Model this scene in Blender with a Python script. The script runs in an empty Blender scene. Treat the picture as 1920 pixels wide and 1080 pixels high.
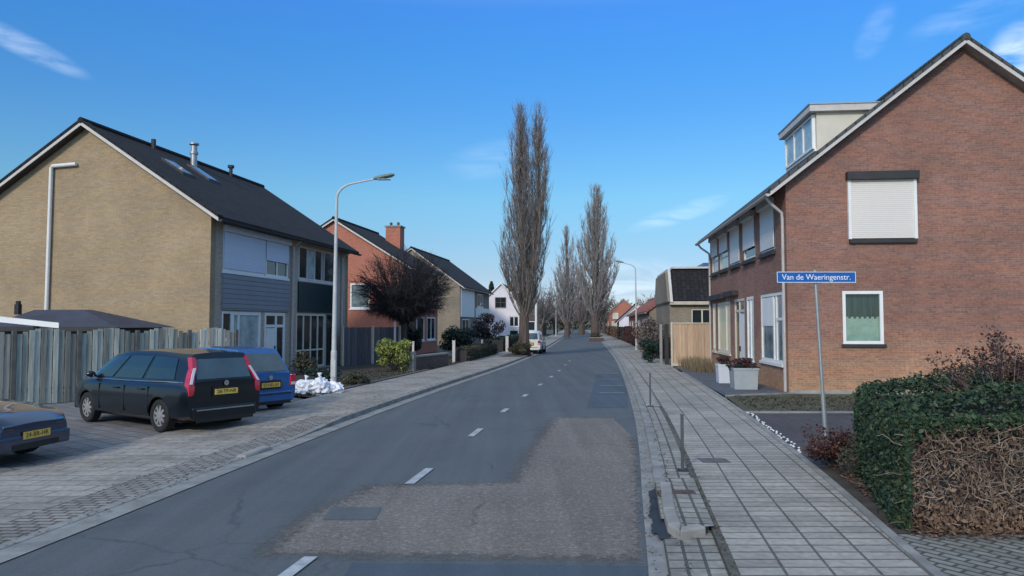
import bpy, bmesh, math, random
import numpy as np
from mathutils import Vector, Matrix, noise

SC = bpy.context.scene
R = math.radians
# ------------------------------------------------------------------ camera
F = 1387.0; H = 2.0; TH = math.atan(68 / 1387.0)
cd = bpy.data.cameras.new("camera"); cam = bpy.data.objects.new("camera", cd)
SC.collection.objects.link(cam); SC.camera = cam
cam.location = (0, 0, H); cam.rotation_euler = (R(90) + TH, 0, 0)
cd.sensor_width = 36.0; cd.lens = 36.0 * F / 1920.0; cd.clip_start = 0.1; cd.clip_end = 3000
# ------------------------------------------------------------------ world
SUN_EL, SUN_AZ = 27.0, 205.0          # azimuth clockwise from +Y: behind the camera, to its left
W = bpy.data.worlds.new("World"); SC.world = W; W.use_nodes = True
wt = W.node_tree; wn = wt.nodes; wl = wt.links
for n in list(wn): wn.remove(n)
sky = wn.new('ShaderNodeTexSky'); sky.sky_type = 'NISHITA'; sky.sun_disc = False
sky.sun_elevation = R(SUN_EL); sky.sun_rotation = R(SUN_AZ)
sky.altitude = 0; sky.air_density = 1.0; sky.dust_density = 0.6; sky.ozone_density = 2.0
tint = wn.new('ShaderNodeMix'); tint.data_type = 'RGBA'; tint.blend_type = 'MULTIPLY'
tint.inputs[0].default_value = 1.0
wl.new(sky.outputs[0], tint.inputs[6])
# thin cloud wisps: noise stretched in direction space, each wisp inside its own soft patch of sky
tc = wn.new('ShaderNodeTexCoord')
# the phone's rendering of the clear sky: deeper blue up to the top of frame, softened towards the horizon (by elevation only)
sxyz = wn.new('ShaderNodeSeparateXYZ'); wl.new(tc.outputs['Generated'], sxyz.inputs[0])
ramp = wn.new('ShaderNodeValToRGB'); wl.new(sxyz.outputs[2], ramp.inputs[0]); re_ = ramp.color_ramp.elements
SKYRAMP = [(0.0262, (0.348, 0.419, 0.629)), (0.068, (0.341, 0.401, 0.533)), (0.1132, (0.325, 0.448, 0.547)), (0.1668, (0.319, 0.527, 0.603)), (0.2823, (0.229, 0.523, 0.768)), (0.3453, (0.206, 0.556, 0.869)), (0.3971, (0.22, 0.577, 0.987)), (0.64, (2.0, 1.75, 1.45))]  # last stop added: overhead sky out of frame, brightened to lift shaded walls
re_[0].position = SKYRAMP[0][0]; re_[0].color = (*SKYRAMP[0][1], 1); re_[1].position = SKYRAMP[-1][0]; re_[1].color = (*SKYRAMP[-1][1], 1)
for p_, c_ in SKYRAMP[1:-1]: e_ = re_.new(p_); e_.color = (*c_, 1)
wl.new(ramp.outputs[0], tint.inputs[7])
mp = wn.new('ShaderNodeMapping'); mp.inputs['Scale'].default_value = (9, 9, 34)
mp.inputs['Rotation'].default_value = (0, R(18), 0)
wl.new(tc.outputs['Generated'], mp.inputs[0])
nz = wn.new('ShaderNodeTexNoise'); nz.inputs['Scale'].default_value = 1.6; nz.inputs['Detail'].default_value = 8
nz.inputs['Distortion'].default_value = 0.8
wl.new(mp.outputs[0], nz.inputs['Vector'])
cr = wn.new('ShaderNodeMapRange'); cr.inputs[1].default_value = 0.34; cr.inputs[2].default_value = 0.75
wl.new(nz.outputs[0], cr.inputs[0])


def dirpix(px, py):
    a = (px - 960) / F; b = (540 - py) / F
    v = Vector((a, math.cos(TH) - b * math.sin(TH), math.sin(TH) + b * math.cos(TH)))
    return v.normalized()


def wisp(px, py, rx, ry, tilt, strength):
    """soft elliptical patch of sky round one direction; rx, ry in radians"""
    d = dirpix(px, py); right = Vector((d.y, -d.x, 0)).normalized(); up = right.cross(d)
    c, s = math.cos(R(tilt)), math.sin(R(tilt))
    e1 = right * c + up * s; e2 = up * c - right * s
    outs = []
    for e, r in ((e1, rx), (e2, ry)):
        dt = wn.new('ShaderNodeVectorMath'); dt.operation = 'DOT_PRODUCT'
        wl.new(tc.outputs['Generated'], dt.inputs[0]); dt.inputs[1].default_value = e / r
        sub = wn.new('ShaderNodeMath'); sub.operation = 'SUBTRACT'; sub.inputs[1].default_value = d.dot(e) / r
        wl.new(dt.outputs['Value'], sub.inputs[0])
        sq = wn.new('ShaderNodeMath'); sq.operation = 'MULTIPLY'
        wl.new(sub.outputs[0], sq.inputs[0]); wl.new(sub.outputs[0], sq.inputs[1]); outs.append(sq)
    ad = wn.new('ShaderNodeMath'); ad.operation = 'ADD'
    wl.new(outs[0].outputs[0], ad.inputs[0]); wl.new(outs[1].outputs[0], ad.inputs[1])
    mr = wn.new('ShaderNodeMapRange'); mr.interpolation_type = 'SMOOTHSTEP'
    mr.inputs[1].default_value = 1.0; mr.inputs[2].default_value = 0.0
    mr.inputs[3].default_value = 0.0; mr.inputs[4].default_value = strength
    wl.new(ad.outputs[0], mr.inputs[0])
    return mr.outputs[0]


acc = None
for a in [(45, 85, .075, .015, -20, .25), (1275, 400, .08, .015, 17, .15), (925, 300, .08, .03, 10, .07), (1815, 30, .07, .02, 10, .09),
          (1915, 95, .035, .035, 60, .45), (1640, 60, .04, .02, 60, .08), (600, 560, .3, .05, 0, .2), (1180, 545, .12, .05, 0, .25)]:
    o = wisp(*a)
    if acc is None: acc = o
    else:
        m = wn.new('ShaderNodeMath'); m.operation = 'ADD'; wl.new(acc, m.inputs[0]); wl.new(o, m.inputs[1]); acc = m.outputs[0]
mm = wn.new('ShaderNodeMath'); mm.operation = 'MULTIPLY'; mm.use_clamp = True
wl.new(acc, mm.inputs[0]); wl.new(cr.outputs[0], mm.inputs[1])
cm = wn.new('ShaderNodeMix'); cm.data_type = 'RGBA'; cm.inputs[7].default_value = (8.5, 8.9, 9.2, 1)
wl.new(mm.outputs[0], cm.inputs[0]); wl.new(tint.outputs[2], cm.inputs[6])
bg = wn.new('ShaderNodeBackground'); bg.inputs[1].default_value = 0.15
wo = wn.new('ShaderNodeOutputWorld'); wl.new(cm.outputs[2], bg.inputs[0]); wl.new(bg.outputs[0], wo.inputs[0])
# ------------------------------------------------------------------ sun
sl = bpy.data.lights.new("sun", 'SUN'); sl.energy = 1.35; sl.angle = R(6); sl.color = (1.0, 0.90, 0.76)
so = bpy.data.objects.new("sun", sl); SC.collection.objects.link(so)
az = R(SUN_AZ); el = R(SUN_EL)
sd = Vector((math.sin(az) * math.cos(el), math.cos(az) * math.cos(el), math.sin(el)))
so.rotation_euler = sd.to_track_quat('Z', 'Y').to_euler()
SC.view_settings.view_transform = 'Standard'; SC.view_settings.look = 'None'
SC.view_settings.exposure = 0.5; SC.view_settings.gamma = 1.0
SC.cycles.max_bounces = 6; SC.cycles.transparent_max_bounces = 12


# ------------------------------------------------------------------ photograph -> place
def G(px, py, z=0.0):
    d = dirpix(px, py); t = (z - H) / d.z
    return d.x * t, d.y * t


# ------------------------------------------------------------------ materials
def new_mat(name):
    m = bpy.data.materials.new(name); m.use_nodes = True
    return m, m.node_tree.nodes, m.node_tree.links, m.node_tree.nodes['Principled BSDF']


def mix(n, l, fac, a, b, mode='MIX'):
    x = n.new('ShaderNodeMix'); x.data_type = 'RGBA'; x.blend_type = mode
    for s, v in ((0, fac), (6, a), (7, b)):
        if isinstance(v, bpy.types.NodeSocket): l.new(v, x.inputs[s])
        else: x.inputs[s].default_value = v if s == 0 else (*v[:3], 1)
    return x.outputs[2]


def noise_fac(n, l, vec, scale, lo=0.3, hi=0.7, detail=5, rough=.6):
    t = n.new('ShaderNodeTexNoise'); t.inputs['Scale'].default_value = scale
    t.inputs['Detail'].default_value = detail; t.inputs['Roughness'].default_value = rough
    l.new(vec, t.inputs['Vector'])
    r = n.new('ShaderNodeMapRange'); r.inputs[1].default_value = lo; r.inputs[2].default_value = hi
    l.new(t.outputs[0], r.inputs[0])
    return r.outputs[0]


def mul(c, k): return tuple(min(1, x * k) for x in c[:3])


def coords(n, kind='Object'):
    return n.new('ShaderNodeTexCoord').outputs[kind]


def bump(n, l, b, height, strength, dist=.01):
    u = n.new('ShaderNodeBump'); u.inputs['Strength'].default_value = strength; u.inputs['Distance'].default_value = dist
    l.new(height, u.inputs['Height']); l.new(u.outputs[0], b.inputs['Normal'])


def plain(name, col, rough=.6, var=.18, scale=3.0, metal=0.0, fine=60.0, bmp=0.0, spec=.5, coat=0.0, stretch=None):
    m, n, l, b = new_mat(name)
    v = coords(n)
    if stretch:
        mpn = n.new('ShaderNodeMapping'); mpn.inputs['Scale'].default_value = stretch; l.new(v, mpn.inputs[0]); v = mpn.outputs[0]
    c = mix(n, l, noise_fac(n, l, v, scale), mul(col, 1 - var), mul(col, 1 + var))
    f = noise_fac(n, l, v, fine, .25, .75)
    c = mix(n, l, f, mix(n, l, 1.0, c, (1 - var * .6,) * 3, 'MULTIPLY'), c)
    l.new(c, b.inputs['Base Color'])
    b.inputs['Roughness'].default_value = rough; b.inputs['Metallic'].default_value = metal
    b.inputs['Specular IOR Level'].default_value = spec; b.inputs['Coat Weight'].default_value = coat
    b.inputs['Coat Roughness'].default_value = .05
    if bmp: bump(n, l, b, f, bmp)
    return m


def brick(name, c1, c2, mortar, bw=.21, bh=.0625, ms=.008, mode='wall', rough=.9, big=.25, bigscale=.35, tintcol=None, tintfac=None, speck=.3, offset=.5, bias=0, bmp=.4, moss=None):
    m, n, l, b = new_mat(name)
    if mode == 'uv': v = coords(n, 'UV'); base = coords(n, 'Object')
    else:
        base = coords(n); sp = n.new('ShaderNodeSeparateXYZ'); l.new(base, sp.inputs[0]); cb = n.new('ShaderNodeCombineXYZ')
        if mode == 'wall':
            a = n.new('ShaderNodeMath'); a.operation = 'ADD'; l.new(sp.outputs[0], a.inputs[0]); l.new(sp.outputs[1], a.inputs[1])
            l.new(a.outputs[0], cb.inputs[0]); l.new(sp.outputs[2], cb.inputs[1])
        elif mode == 'roof': l.new(sp.outputs[1], cb.inputs[0]); l.new(sp.outputs[0], cb.inputs[1])
        v = cb.outputs[0]
    t = n.new('ShaderNodeTexBrick'); l.new(v, t.inputs['Vector'])
    t.inputs['Color1'].default_value = (*c1, 1); t.inputs['Color2'].default_value = (*c2, 1); t.inputs['Mortar'].default_value = (*mortar, 1)
    t.inputs['Scale'].default_value = 1; t.inputs['Brick Width'].default_value = bw; t.inputs['Row Height'].default_value = bh
    t.inputs['Mortar Size'].default_value = ms; t.inputs['Mortar Smooth'].default_value = .3; t.inputs['Bias'].default_value = bias
    t.offset = offset
    c = t.outputs['Color']
    f = noise_fac(n, l, base, bigscale, .3, .7, 6)
    c = mix(n, l, 1.0, c, mix(n, l, f, (1 - big,) * 3, (1 + big,) * 3), 'MULTIPLY')
    f2 = noise_fac(n, l, base, 14, .25, .75, 4)
    c = mix(n, l, 1.0, c, mix(n, l, f2, (1 - speck,) * 3, (1 + speck,) * 3), 'MULTIPLY')
    if tintcol:   # tint multiplied in low down on the wall, fading upwards
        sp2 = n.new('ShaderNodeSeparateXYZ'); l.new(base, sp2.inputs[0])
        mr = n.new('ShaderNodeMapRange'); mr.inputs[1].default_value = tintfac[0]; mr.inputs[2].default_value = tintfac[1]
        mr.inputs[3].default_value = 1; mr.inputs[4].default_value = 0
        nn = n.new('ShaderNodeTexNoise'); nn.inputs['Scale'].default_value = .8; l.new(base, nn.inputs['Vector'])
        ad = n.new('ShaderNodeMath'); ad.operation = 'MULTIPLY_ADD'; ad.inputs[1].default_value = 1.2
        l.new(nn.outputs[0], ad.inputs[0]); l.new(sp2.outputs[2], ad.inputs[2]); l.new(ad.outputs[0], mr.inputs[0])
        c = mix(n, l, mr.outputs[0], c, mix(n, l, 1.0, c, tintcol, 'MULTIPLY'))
    if moss:
        fm = noise_fac(n, l, base, 1.3, .55, .75, 8, .7)
        c = mix(n, l, fm, c, moss)
    l.new(c, b.inputs['Base Color']); b.inputs['Roughness'].default_value = rough
    iv = n.new('ShaderNodeMath'); iv.operation = 'SUBTRACT'; iv.inputs[0].default_value = 1; l.new(t.outputs['Fac'], iv.inputs[1])
    if bmp: bump(n, l, b, iv.outputs[0], bmp, .01)
    return m


def boardy(m, lo=.6, hi=1.35):
    """each board of the fence has weathered a little differently"""
    n, l = m.node_tree.nodes, m.node_tree.links; b = n['Principled BSDF']; src = b.inputs['Base Color'].links[0].from_socket
    g = n.new('ShaderNodeNewGeometry'); mr = n.new('ShaderNodeMapRange'); mr.inputs[3].default_value = lo; mr.inputs[4].default_value = hi
    l.new(g.outputs['Random Per Island'], mr.inputs[0]); cb = n.new('ShaderNodeCombineColor')
    for k in range(3): l.new(mr.outputs[0], cb.inputs[k])
    l.new(mix(n, l, 1.0, src, cb.outputs[0], 'MULTIPLY'), b.inputs['Base Color'])


def leafmat(name, cols, rough=.5, spec=.5):
    m, n, l, b = new_mat(name)
    g = n.new('ShaderNodeNewGeometry'); r = n.new('ShaderNodeValToRGB')
    l.new(g.outputs['Random Per Island'], r.inputs[0])
    e = r.color_ramp.elements
    while len(e) < len(cols): e.new(.5)
    for i, c in enumerate(cols): e[i].position = i / (len(cols) - 1); e[i].color = (*c, 1)
    v = coords(n); f = noise_fac(n, l, v, 2.2, .3, .7)
    c = mix(n, l, f, mix(n, l, 1.0, r.outputs[0], (.6, .6, .6), 'MULTIPLY'), r.outputs[0])
    l.new(c, b.inputs['Base Color']); b.inputs['Roughness'].default_value = rough; b.inputs['Specular IOR Level'].default_value = spec
    return m


def asphalt(name, c1, c2, speckle, sp_amt, rough=.85):
    m, n, l, b = new_mat(name); v = coords(n)
    c = mix(n, l, noise_fac(n, l, v, .5, .3, .7, 6), c1, c2)
    f = noise_fac(n, l, v, 55, .3, .7, 3, .8)
    c = mix(n, l, 1.0, c, mix(n, l, f, (1 - speckle,) * 3, (1 + speckle,) * 3), 'MULTIPLY')
    f3 = noise_fac(n, l, v, 17, .5, .72, 4, .8)
    c = mix(n, l, f3, c, mul(c2, 1 + sp_amt))
    # long tyre-worn streaks along the road
    mpn = n.new('ShaderNodeMapping'); mpn.inputs['Rotation'].default_value = (0, 0, R(8)); mpn.inputs['Scale'].default_value = (1.6, .05, 1)
    l.new(v, mpn.inputs[0]); f4 = noise_fac(n, l, mpn.outputs[0], 1.5, .35, .65)
    c = mix(n, l, 1.0, c, mix(n, l, f4, (.88,) * 3, (1.1,) * 3), 'MULTIPLY')
    # hairline cracks, broken up, and a few darker oil stains
    vo = n.new('ShaderNodeTexVoronoi'); vo.feature = 'DISTANCE_TO_EDGE'; vo.inputs['Scale'].default_value = .33
    nd = n.new('ShaderNodeTexNoise'); nd.inputs['Scale'].default_value = 1.7; nd.inputs['Detail'].default_value = 6; l.new(v, nd.inputs['Vector'])
    md = mix(n, l, .32, v, nd.outputs['Color']); l.new(md, vo.inputs['Vector'])
    ck = n.new('ShaderNodeMapRange'); ck.inputs[1].default_value = 0; ck.inputs[2].default_value = .006; ck.inputs[3].default_value = 1; ck.inputs[4].default_value = 0
    l.new(vo.outputs['Distance'], ck.inputs[0]); cm_ = n.new('ShaderNodeMath'); cm_.operation = 'MULTIPLY'; l.new(ck.outputs[0], cm_.inputs[0]); l.new(noise_fac(n, l, v, .45, .45, .6), cm_.inputs[1])
    c = mix(n, l, cm_.outputs[0], c, mul(c1, .72))
    c = mix(n, l, noise_fac(n, l, v, 1.1, .62, .74, 3), c, mix(n, l, 1.0, c, (.86, .86, .86), 'MULTIPLY'))
    l.new(c, b.inputs['Base Color']); b.inputs['Roughness'].default_value = rough; b.inputs['Specular IOR Level'].default_value = .35
    bump(n, l, b, f, .5, .006)
    return m


M = {}
M['yellow_brick'] = brick('yellow_brick', (.42, .295, .165), (.33, .235, .14), (.31, .25, .175), big=.17, speck=.16, bigscale=.45)
M['yellow_brick_lifted'] = brick('yellow_brick_lifted', (.50, .41, .32), (.40, .33, .26), (.38, .33, .28), big=.12)  # same yellow brick, colour lifted to offset the shade on the road facade
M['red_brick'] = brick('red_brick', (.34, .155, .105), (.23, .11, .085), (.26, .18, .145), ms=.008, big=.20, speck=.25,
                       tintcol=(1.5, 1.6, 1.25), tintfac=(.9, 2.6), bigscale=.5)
M['orange_brick'] = brick('orange_brick', (.52, .18, .11), (.44, .145, .09), (.40, .2, .15), big=.08)
M['tan_brick'] = brick('tan_brick', (.30, .24, .17), (.24, .19, .14), (.24, .21, .17))
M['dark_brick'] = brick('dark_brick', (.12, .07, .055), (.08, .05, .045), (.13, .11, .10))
M['roof_dark'] = brick('roof_tiles_dark', (.026, .022, .024), (.013, .012, .014), (.005, .005, .005), .3, .26, .022, 'roof', .95, speck=.4, bmp=1.0)
M['roof_grey'] = brick('roof_tiles_grey', (.09, .085, .08), (.06, .06, .06), (.02, .02, .02), .3, .26, .022, 'roof', .75, bmp=1.0, moss=(.09, .10, .05))
M['roof_red'] = brick('roof_tiles_red', (.42, .12, .07), (.33, .09, .055), (.12, .05, .03), .3, .26, .02, 'roof', .8, bmp=1.0)
M['white_paint'] = plain('white_paint', (.84, .83, .80), .45, .06, 2)
M['cream_paint'] = plain('cream_paint', (.66, .61, .50), .5, .07, 2)
M['white_board'] = plain('white_bargeboard', (.60, .56, .52), .5, .10, 3)
M['dark_board'] = plain('dark_board', (.035, .032, .032), .6, .2, 3)
M['white_wall'] = plain('white_render', (.80, .74, .76), .85, .10, .8, bmp=.1)
M['grey_pvc'] = plain('grey_pvc_pipe', (.50, .45, .42), .5, .1, 3)
M['shutter'] = brick('shutter_slats', (.74, .73, .71), (.71, .70, .69), (.48, .47, .46), 9, .055, .006, 'wall', .5, big=.04, speck=.03, bmp=.5)
M['shutter_blue'] = brick('shutter_slats_cool', (.66, .70, .80), (.63, .67, .78), (.46, .49, .56), 9, .05, .005, 'wall', .5, big=.04, speck=.03, bmp=.4)
M['shutter_cream'] = brick('shutter_slats_cream', (.80, .74, .66), (.78, .72, .64), (.55, .50, .45), 9, .055, .006, 'wall', .5, big=.03, speck=.03, bmp=.5)
M['cladding'] = brick('grey_cladding', (.25, .25, .275), (.23, .23, .255), (.13, .13, .15), 9, .17, .012, 'wall', .5, big=.1, speck=.06, bmp=.8)
M['green_panel'] = plain('dark_green_panel', (.006, .026, .032), .35, .2, 2)
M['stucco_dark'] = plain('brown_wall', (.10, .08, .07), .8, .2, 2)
M['concrete'] = plain('concrete', (.33, .31, .28), .85, .25, 2.5, bmp=.3)
M['kerb'] = plain('kerb_concrete', (.30, .29, .265), .85, .3, 3.0, bmp=.4)
M['steel'] = plain('galvanised_steel', (.42, .43, .42), .45, .15, 6, metal=.6)
M['post_steel'] = plain('dull_steel', (.085, .09, .10), .5, .2, 6, metal=.3)
M['pole_grey'] = plain('lamp_pole_paint', (.52, .52, .50), .5, .12, 4)
M['pole_white'] = plain('white_pipe', (.80, .78, .74), .4, .05, 3)
M['lamp_head'] = plain('lamp_head_plastic', (.20, .24, .20), .4, .2, 6)
M['dark_metal'] = plain('dark_metal', (.05, .05, .055), .5, .3, 6, metal=.5)
M['cover_iron'] = plain('worn_cover_iron', (.13, .125, .12), .8, .4, 9)
M['rust'] = plain('rusty_iron', (.11, .065, .055), .8, .4, 20)
M['sign_blue'] = plain('sign_blue_enamel', (.012, .115, .42), .35, .08, 4)
M['sign_white'] = plain('sign_white_lettering', (.85, .88, .92), .4, .03)
M['plate_yellow'] = plain('number_plate_yellow', (.80, .52, .10), .4, .08, 10)
M['plate_black'] = plain('number_plate_black', (.02, .02, .02), .5, .1)
M['chrome'] = plain('chrome_trim', (.7, .7, .7), .2, .1, metal=1.0)
M['rubber'] = plain('tyre_rubber', (.018, .018, .018), .85, .3, 20)
M['rim'] = plain('alloy_rim', (.52, .50, .48), .35, .15, 20, metal=.6)
M['black_plastic'] = plain('black_plastic', (.012, .012, .014), .5, .2)
M['car_glass'] = plain('car_window_glass', (.012, .020, .024), .04, .1, spec=.9, coat=.6)
M['rear_glass'] = plain('car_rear_glass', (.05, .085, .09), .06, .3, 2, spec=.9, coat=.6)
M['tail_red'] = plain('tail_light_red', (.55, .02, .05), .2, .15, 8, coat=.8)
M['tail_clear'] = plain('tail_light_clear', (.75, .68, .70), .2, .1, 8, coat=.8)
M['car_black'] = plain('car_paint_black', (.003, .005, .008), .28, .2, 3, coat=.55)
M['car_blue'] = plain('car_paint_blue', (.012, .11, .33), .25, .15, 3, coat=1.0)
M['car_navy'] = plain('car_paint_navy', (.006, .024, .06), .22, .15, 3, coat=1.0)
M['car_white'] = plain('car_paint_white', (.78, .76, .70), .3, .06, 3, coat=.8)
M['glass_dark'] = plain('window_glass_dark', (.022, .032, .035), .06, .35, 1.5, spec=.8)
M['glass_grey'] = plain('window_glass_net_curtain', (.19, .24, .25), .10, .5, 2.5, spec=.8)
M['glass_pale'] = plain('window_glass_pale_blind', (.42, .50, .50), .15, .35, 2.0, spec=.7)
M['glass_cream'] = plain('window_glass_cream_blind', (.72, .70, .50), .2, .12, 1.2, spec=.6)
M['curtain_green'] = plain('curtain_green', (.075, .14, .14), .9, .5, 1.2, stretch=(9, 9, .6))
M['curtain_lace'] = plain('lace_curtain', (.66, .74, .69), .9, .16, 6, fine=90)
M['fence_grey'] = plain('weathered_fence_wood', (.34, .35, .30), .9, .35, 2.5, stretch=(7, 7, .5), fine=30)
M['fence_pale'] = plain('pale_fence_wood', (.56, .53, .45), .9, .3, 2.5, stretch=(7, 7, .5), fine=30)
M['fence_post'] = plain('fence_post_wood', (.12, .12, .11), .9, .3, 3)
M['fence_dark'] = plain('dark_fence_wood', (.105, .10, .11), .9, .35, 2.5, stretch=(7, 7, .4), fine=30)
M['fence_new'] = plain('new_fence_wood', (.50, .34, .225), .8, .22, 2.5, stretch=(8, 8, .5), fine=30)
M['wood_pale'] = plain('pale_wood_frame', (.55, .48, .38), .7, .12, 3)
M['shed_roof'] = plain('shed_roof_felt', (.055, .06, .085), .8, .25, 1.5, bmp=.2)
M['bark'] = plain('bark', (.115, .085, .07), .9, .4, 2.5, stretch=(4, 4, .8), fine=20, bmp=.5)
M['bark_mossy'] = plain('mossy_bark', (.10, .098, .06), .9, .5, 1.2, stretch=(4, 4, .6), fine=20, bmp=.5)
M['twig_warm'] = leafmat('twigs_brown', [(.11, .08, .075), (.19, .145, .13), (.36, .32, .31), (.15, .14, .10), (.27, .225, .22)], .8, .2)
M['twig_pale'] = leafmat('twigs_pale', [(.20, .17, .16), (.30, .27, .25), (.42, .40, .38)], .8, .2)
M['twig_dark'] = leafmat('twigs_dark', [(.026, .027, .032), (.048, .046, .052), (.085, .078, .080)], .8, .2)
M['twig_straw'] = leafmat('hedge_twigs_straw', [(.15, .10, .075), (.30, .22, .16), (.46, .36, .28)], .85, .2)
M['leaf_green'] = leafmat('hedge_leaves_green', [(.010, .025, .015), (.022, .055, .028), (.040, .080, .036), (.055, .07, .03), (.09, .125, .065)], .6, .25)
M['leaf_dark'] = leafmat('evergreen_leaves_dark', [(.006, .018, .012), (.012, .036, .022), (.022, .06, .03)], .5)
M['leaf_lime'] = leafmat('variegated_leaves_lime', [(.10, .13, .02), (.24, .29, .05), (.45, .50, .13)], .45)
M['leaf_red'] = leafmat('red_brown_leaves', [(.045, .014, .014), (.10, .035, .028), (.15, .065, .045)], .5)
M['leaf_brown'] = leafmat('dry_brown_leaves', [(.10, .05, .03), (.20, .115, .07), (.30, .19, .12)], .8)
M['leaf_olive'] = leafmat('olive_leaves', [(.05, .055, .03), (.09, .09, .05), (.12, .10, .06)], .7)
M['litter'] = leafmat('grit_and_moss', [(.04, .05, .025), (.07, .055, .04), (.14, .10, .07), (.03, .03, .028)], .9)
M['grass_dry'] = leafmat('ornamental_grass', [(.17, .125, .08), (.26, .20, .12), (.32, .25, .16)], .8)
M['heather'] = leafmat('heather_purple', [(.05, .02, .03), (.09, .035, .04), (.12, .06, .06)], .7)
M['planter_white'] = plain('white_planter', (.60, .63, .68), .5, .06, 3)
M['planter_grey'] = plain('light_grey_planter', (.36, .38, .38), .6, .10, 3)
M['bag'] = plain('white_plastic_bag', (.82, .83, .86), .4, .05, 4)
M['soil'] = plain('soil', (.075, .058, .045), .95, .4, 3, bmp=.5)
M['verge'] = plain('mossy_verge', (.115, .105, .065), .95, .45, 1.6, bmp=.5)
M['joint_grit'] = plain('dark_joint_grit', (.13, .125, .10), .95, .4, 6, bmp=.5)
M['ground'] = plain('ground_earth_and_grass', (.10, .105, .07), .95, .35, .6, bmp=.4)
M['asphalt'] = asphalt('asphalt', (.100, .113, .120), (.126, .136, .138), .20, .14)
M['asphalt_patch'] = asphalt('worn_asphalt_with_chippings', (.155, .130, .113), (.21, .185, .158), .5, .75)
M['asphalt_new'] = asphalt('new_asphalt', (.075, .097, .118), (.090, .112, .135), .14, .05)
M['road_paint'] = plain('road_paint', (.44, .46, .46), .8, .3, 7)
M['road_paint_faint'] = plain('worn_road_paint', (.24, .25, .26), .8, .3, 9)
M['slabs'] = brick('pavement_slabs', (.40, .365, .315), (.315, .285, .25), (.12, .11, .09), .37, .20, .014, 'uv', .95, big=.26, bigscale=.8, offset=0, speck=.25, bmp=.6, moss=(.24, .245, .19))
M['cream_setts'] = brick('pale_worn_setts', (.34, .32, .275), (.24, .225, .195), (.10, .095, .08), .16, .21, .016, 'uv', .95, big=.25, bigscale=1.1, offset=0, speck=.28, bmp=.8)
M['slabs_left'] = brick('pavement_slabs_left', (.38, .335, .285), (.30, .265, .225), (.16, .145, .125), .60, .30, .014, 'uv', .9, big=.26, bigscale=.7, offset=.5, speck=.28, bmp=.5, moss=(.17, .16, .13))
M['parking'] = brick('parking_pavers', (.235, .225, .215), (.18, .17, .165), (.10, .095, .09), .30, .30, .016, 'uv', .9, big=.25, bigscale=.5, offset=0, speck=.18, bmp=.5)
M['setts'] = brick('gutter_setts', (.33, .295, .25), (.24, .215, .19), (.10, .09, .075), .20, .11, .016, 'uv', .9, big=.2, bigscale=1.2, speck=.2, bmp=.9)
M['clinker'] = brick('dark_clinker_paving', (.10, .085, .085), (.07, .062, .065), (.045, .045, .045), .20, .07, .008, 'uv', .9, big=.2, speck=.2)
M['mossy_setts'] = brick('mossy_brick_paving', (.27, .255, .225), (.19, .185, .16), (.07, .075, .06), .21, .105, .016, 'uv', .9, big=.25, speck=.25, bmp=.9, moss=(.08, .09, .05))
M['garden_slabs'] = brick('garden_slabs', (.12, .125, .14), (.095, .10, .115), (.06, .06, .065), .5, .5, .015, 'uv', .85, big=.2, speck=.15)
M['puddle'] = plain('damp_dark_asphalt', (.030, .036, .045), .75, .3, 5)
M['pebble'] = plain('white_pebble', (.72, .72, .72), .7, .15, 8)
M['solar'] = plain('blue_roof_panel', (.05, .13, .26), .25, .2, 2)

for k_, a_, b_ in (('fence_grey', .5, 1.5), ('fence_pale', .55, 1.25), ('fence_dark', .7, 1.3), ('fence_new', .85, 1.12)): boardy(M[k_], a_, b_)
mg, ng, lg, bg_ = new_mat('clear_window_glass')
for x in list(ng):
    if x.type != 'OUTPUT_MATERIAL': ng.remove(x)
tr = ng.new('ShaderNodeBsdfTransparent'); tr.inputs[0].default_value = (.82, .9, .88, 1)
gl = ng.new('ShaderNodeBsdfGlossy'); gl.inputs['Roughness'].default_value = .03
fr = ng.new('ShaderNodeFresnel'); fr.inputs[0].default_value = 1.6; ms_ = ng.new('ShaderNodeMixShader')
lg.new(fr.outputs[0], ms_.inputs[0]); lg.new(tr.outputs[0], ms_.inputs[1]); lg.new(gl.outputs[0], ms_.inputs[2])
lg.new(ms_.outputs[0], [x for x in ng if x.type == 'OUTPUT_MATERIAL'][0].inputs[0])
M['glass_clear'] = mg


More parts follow.
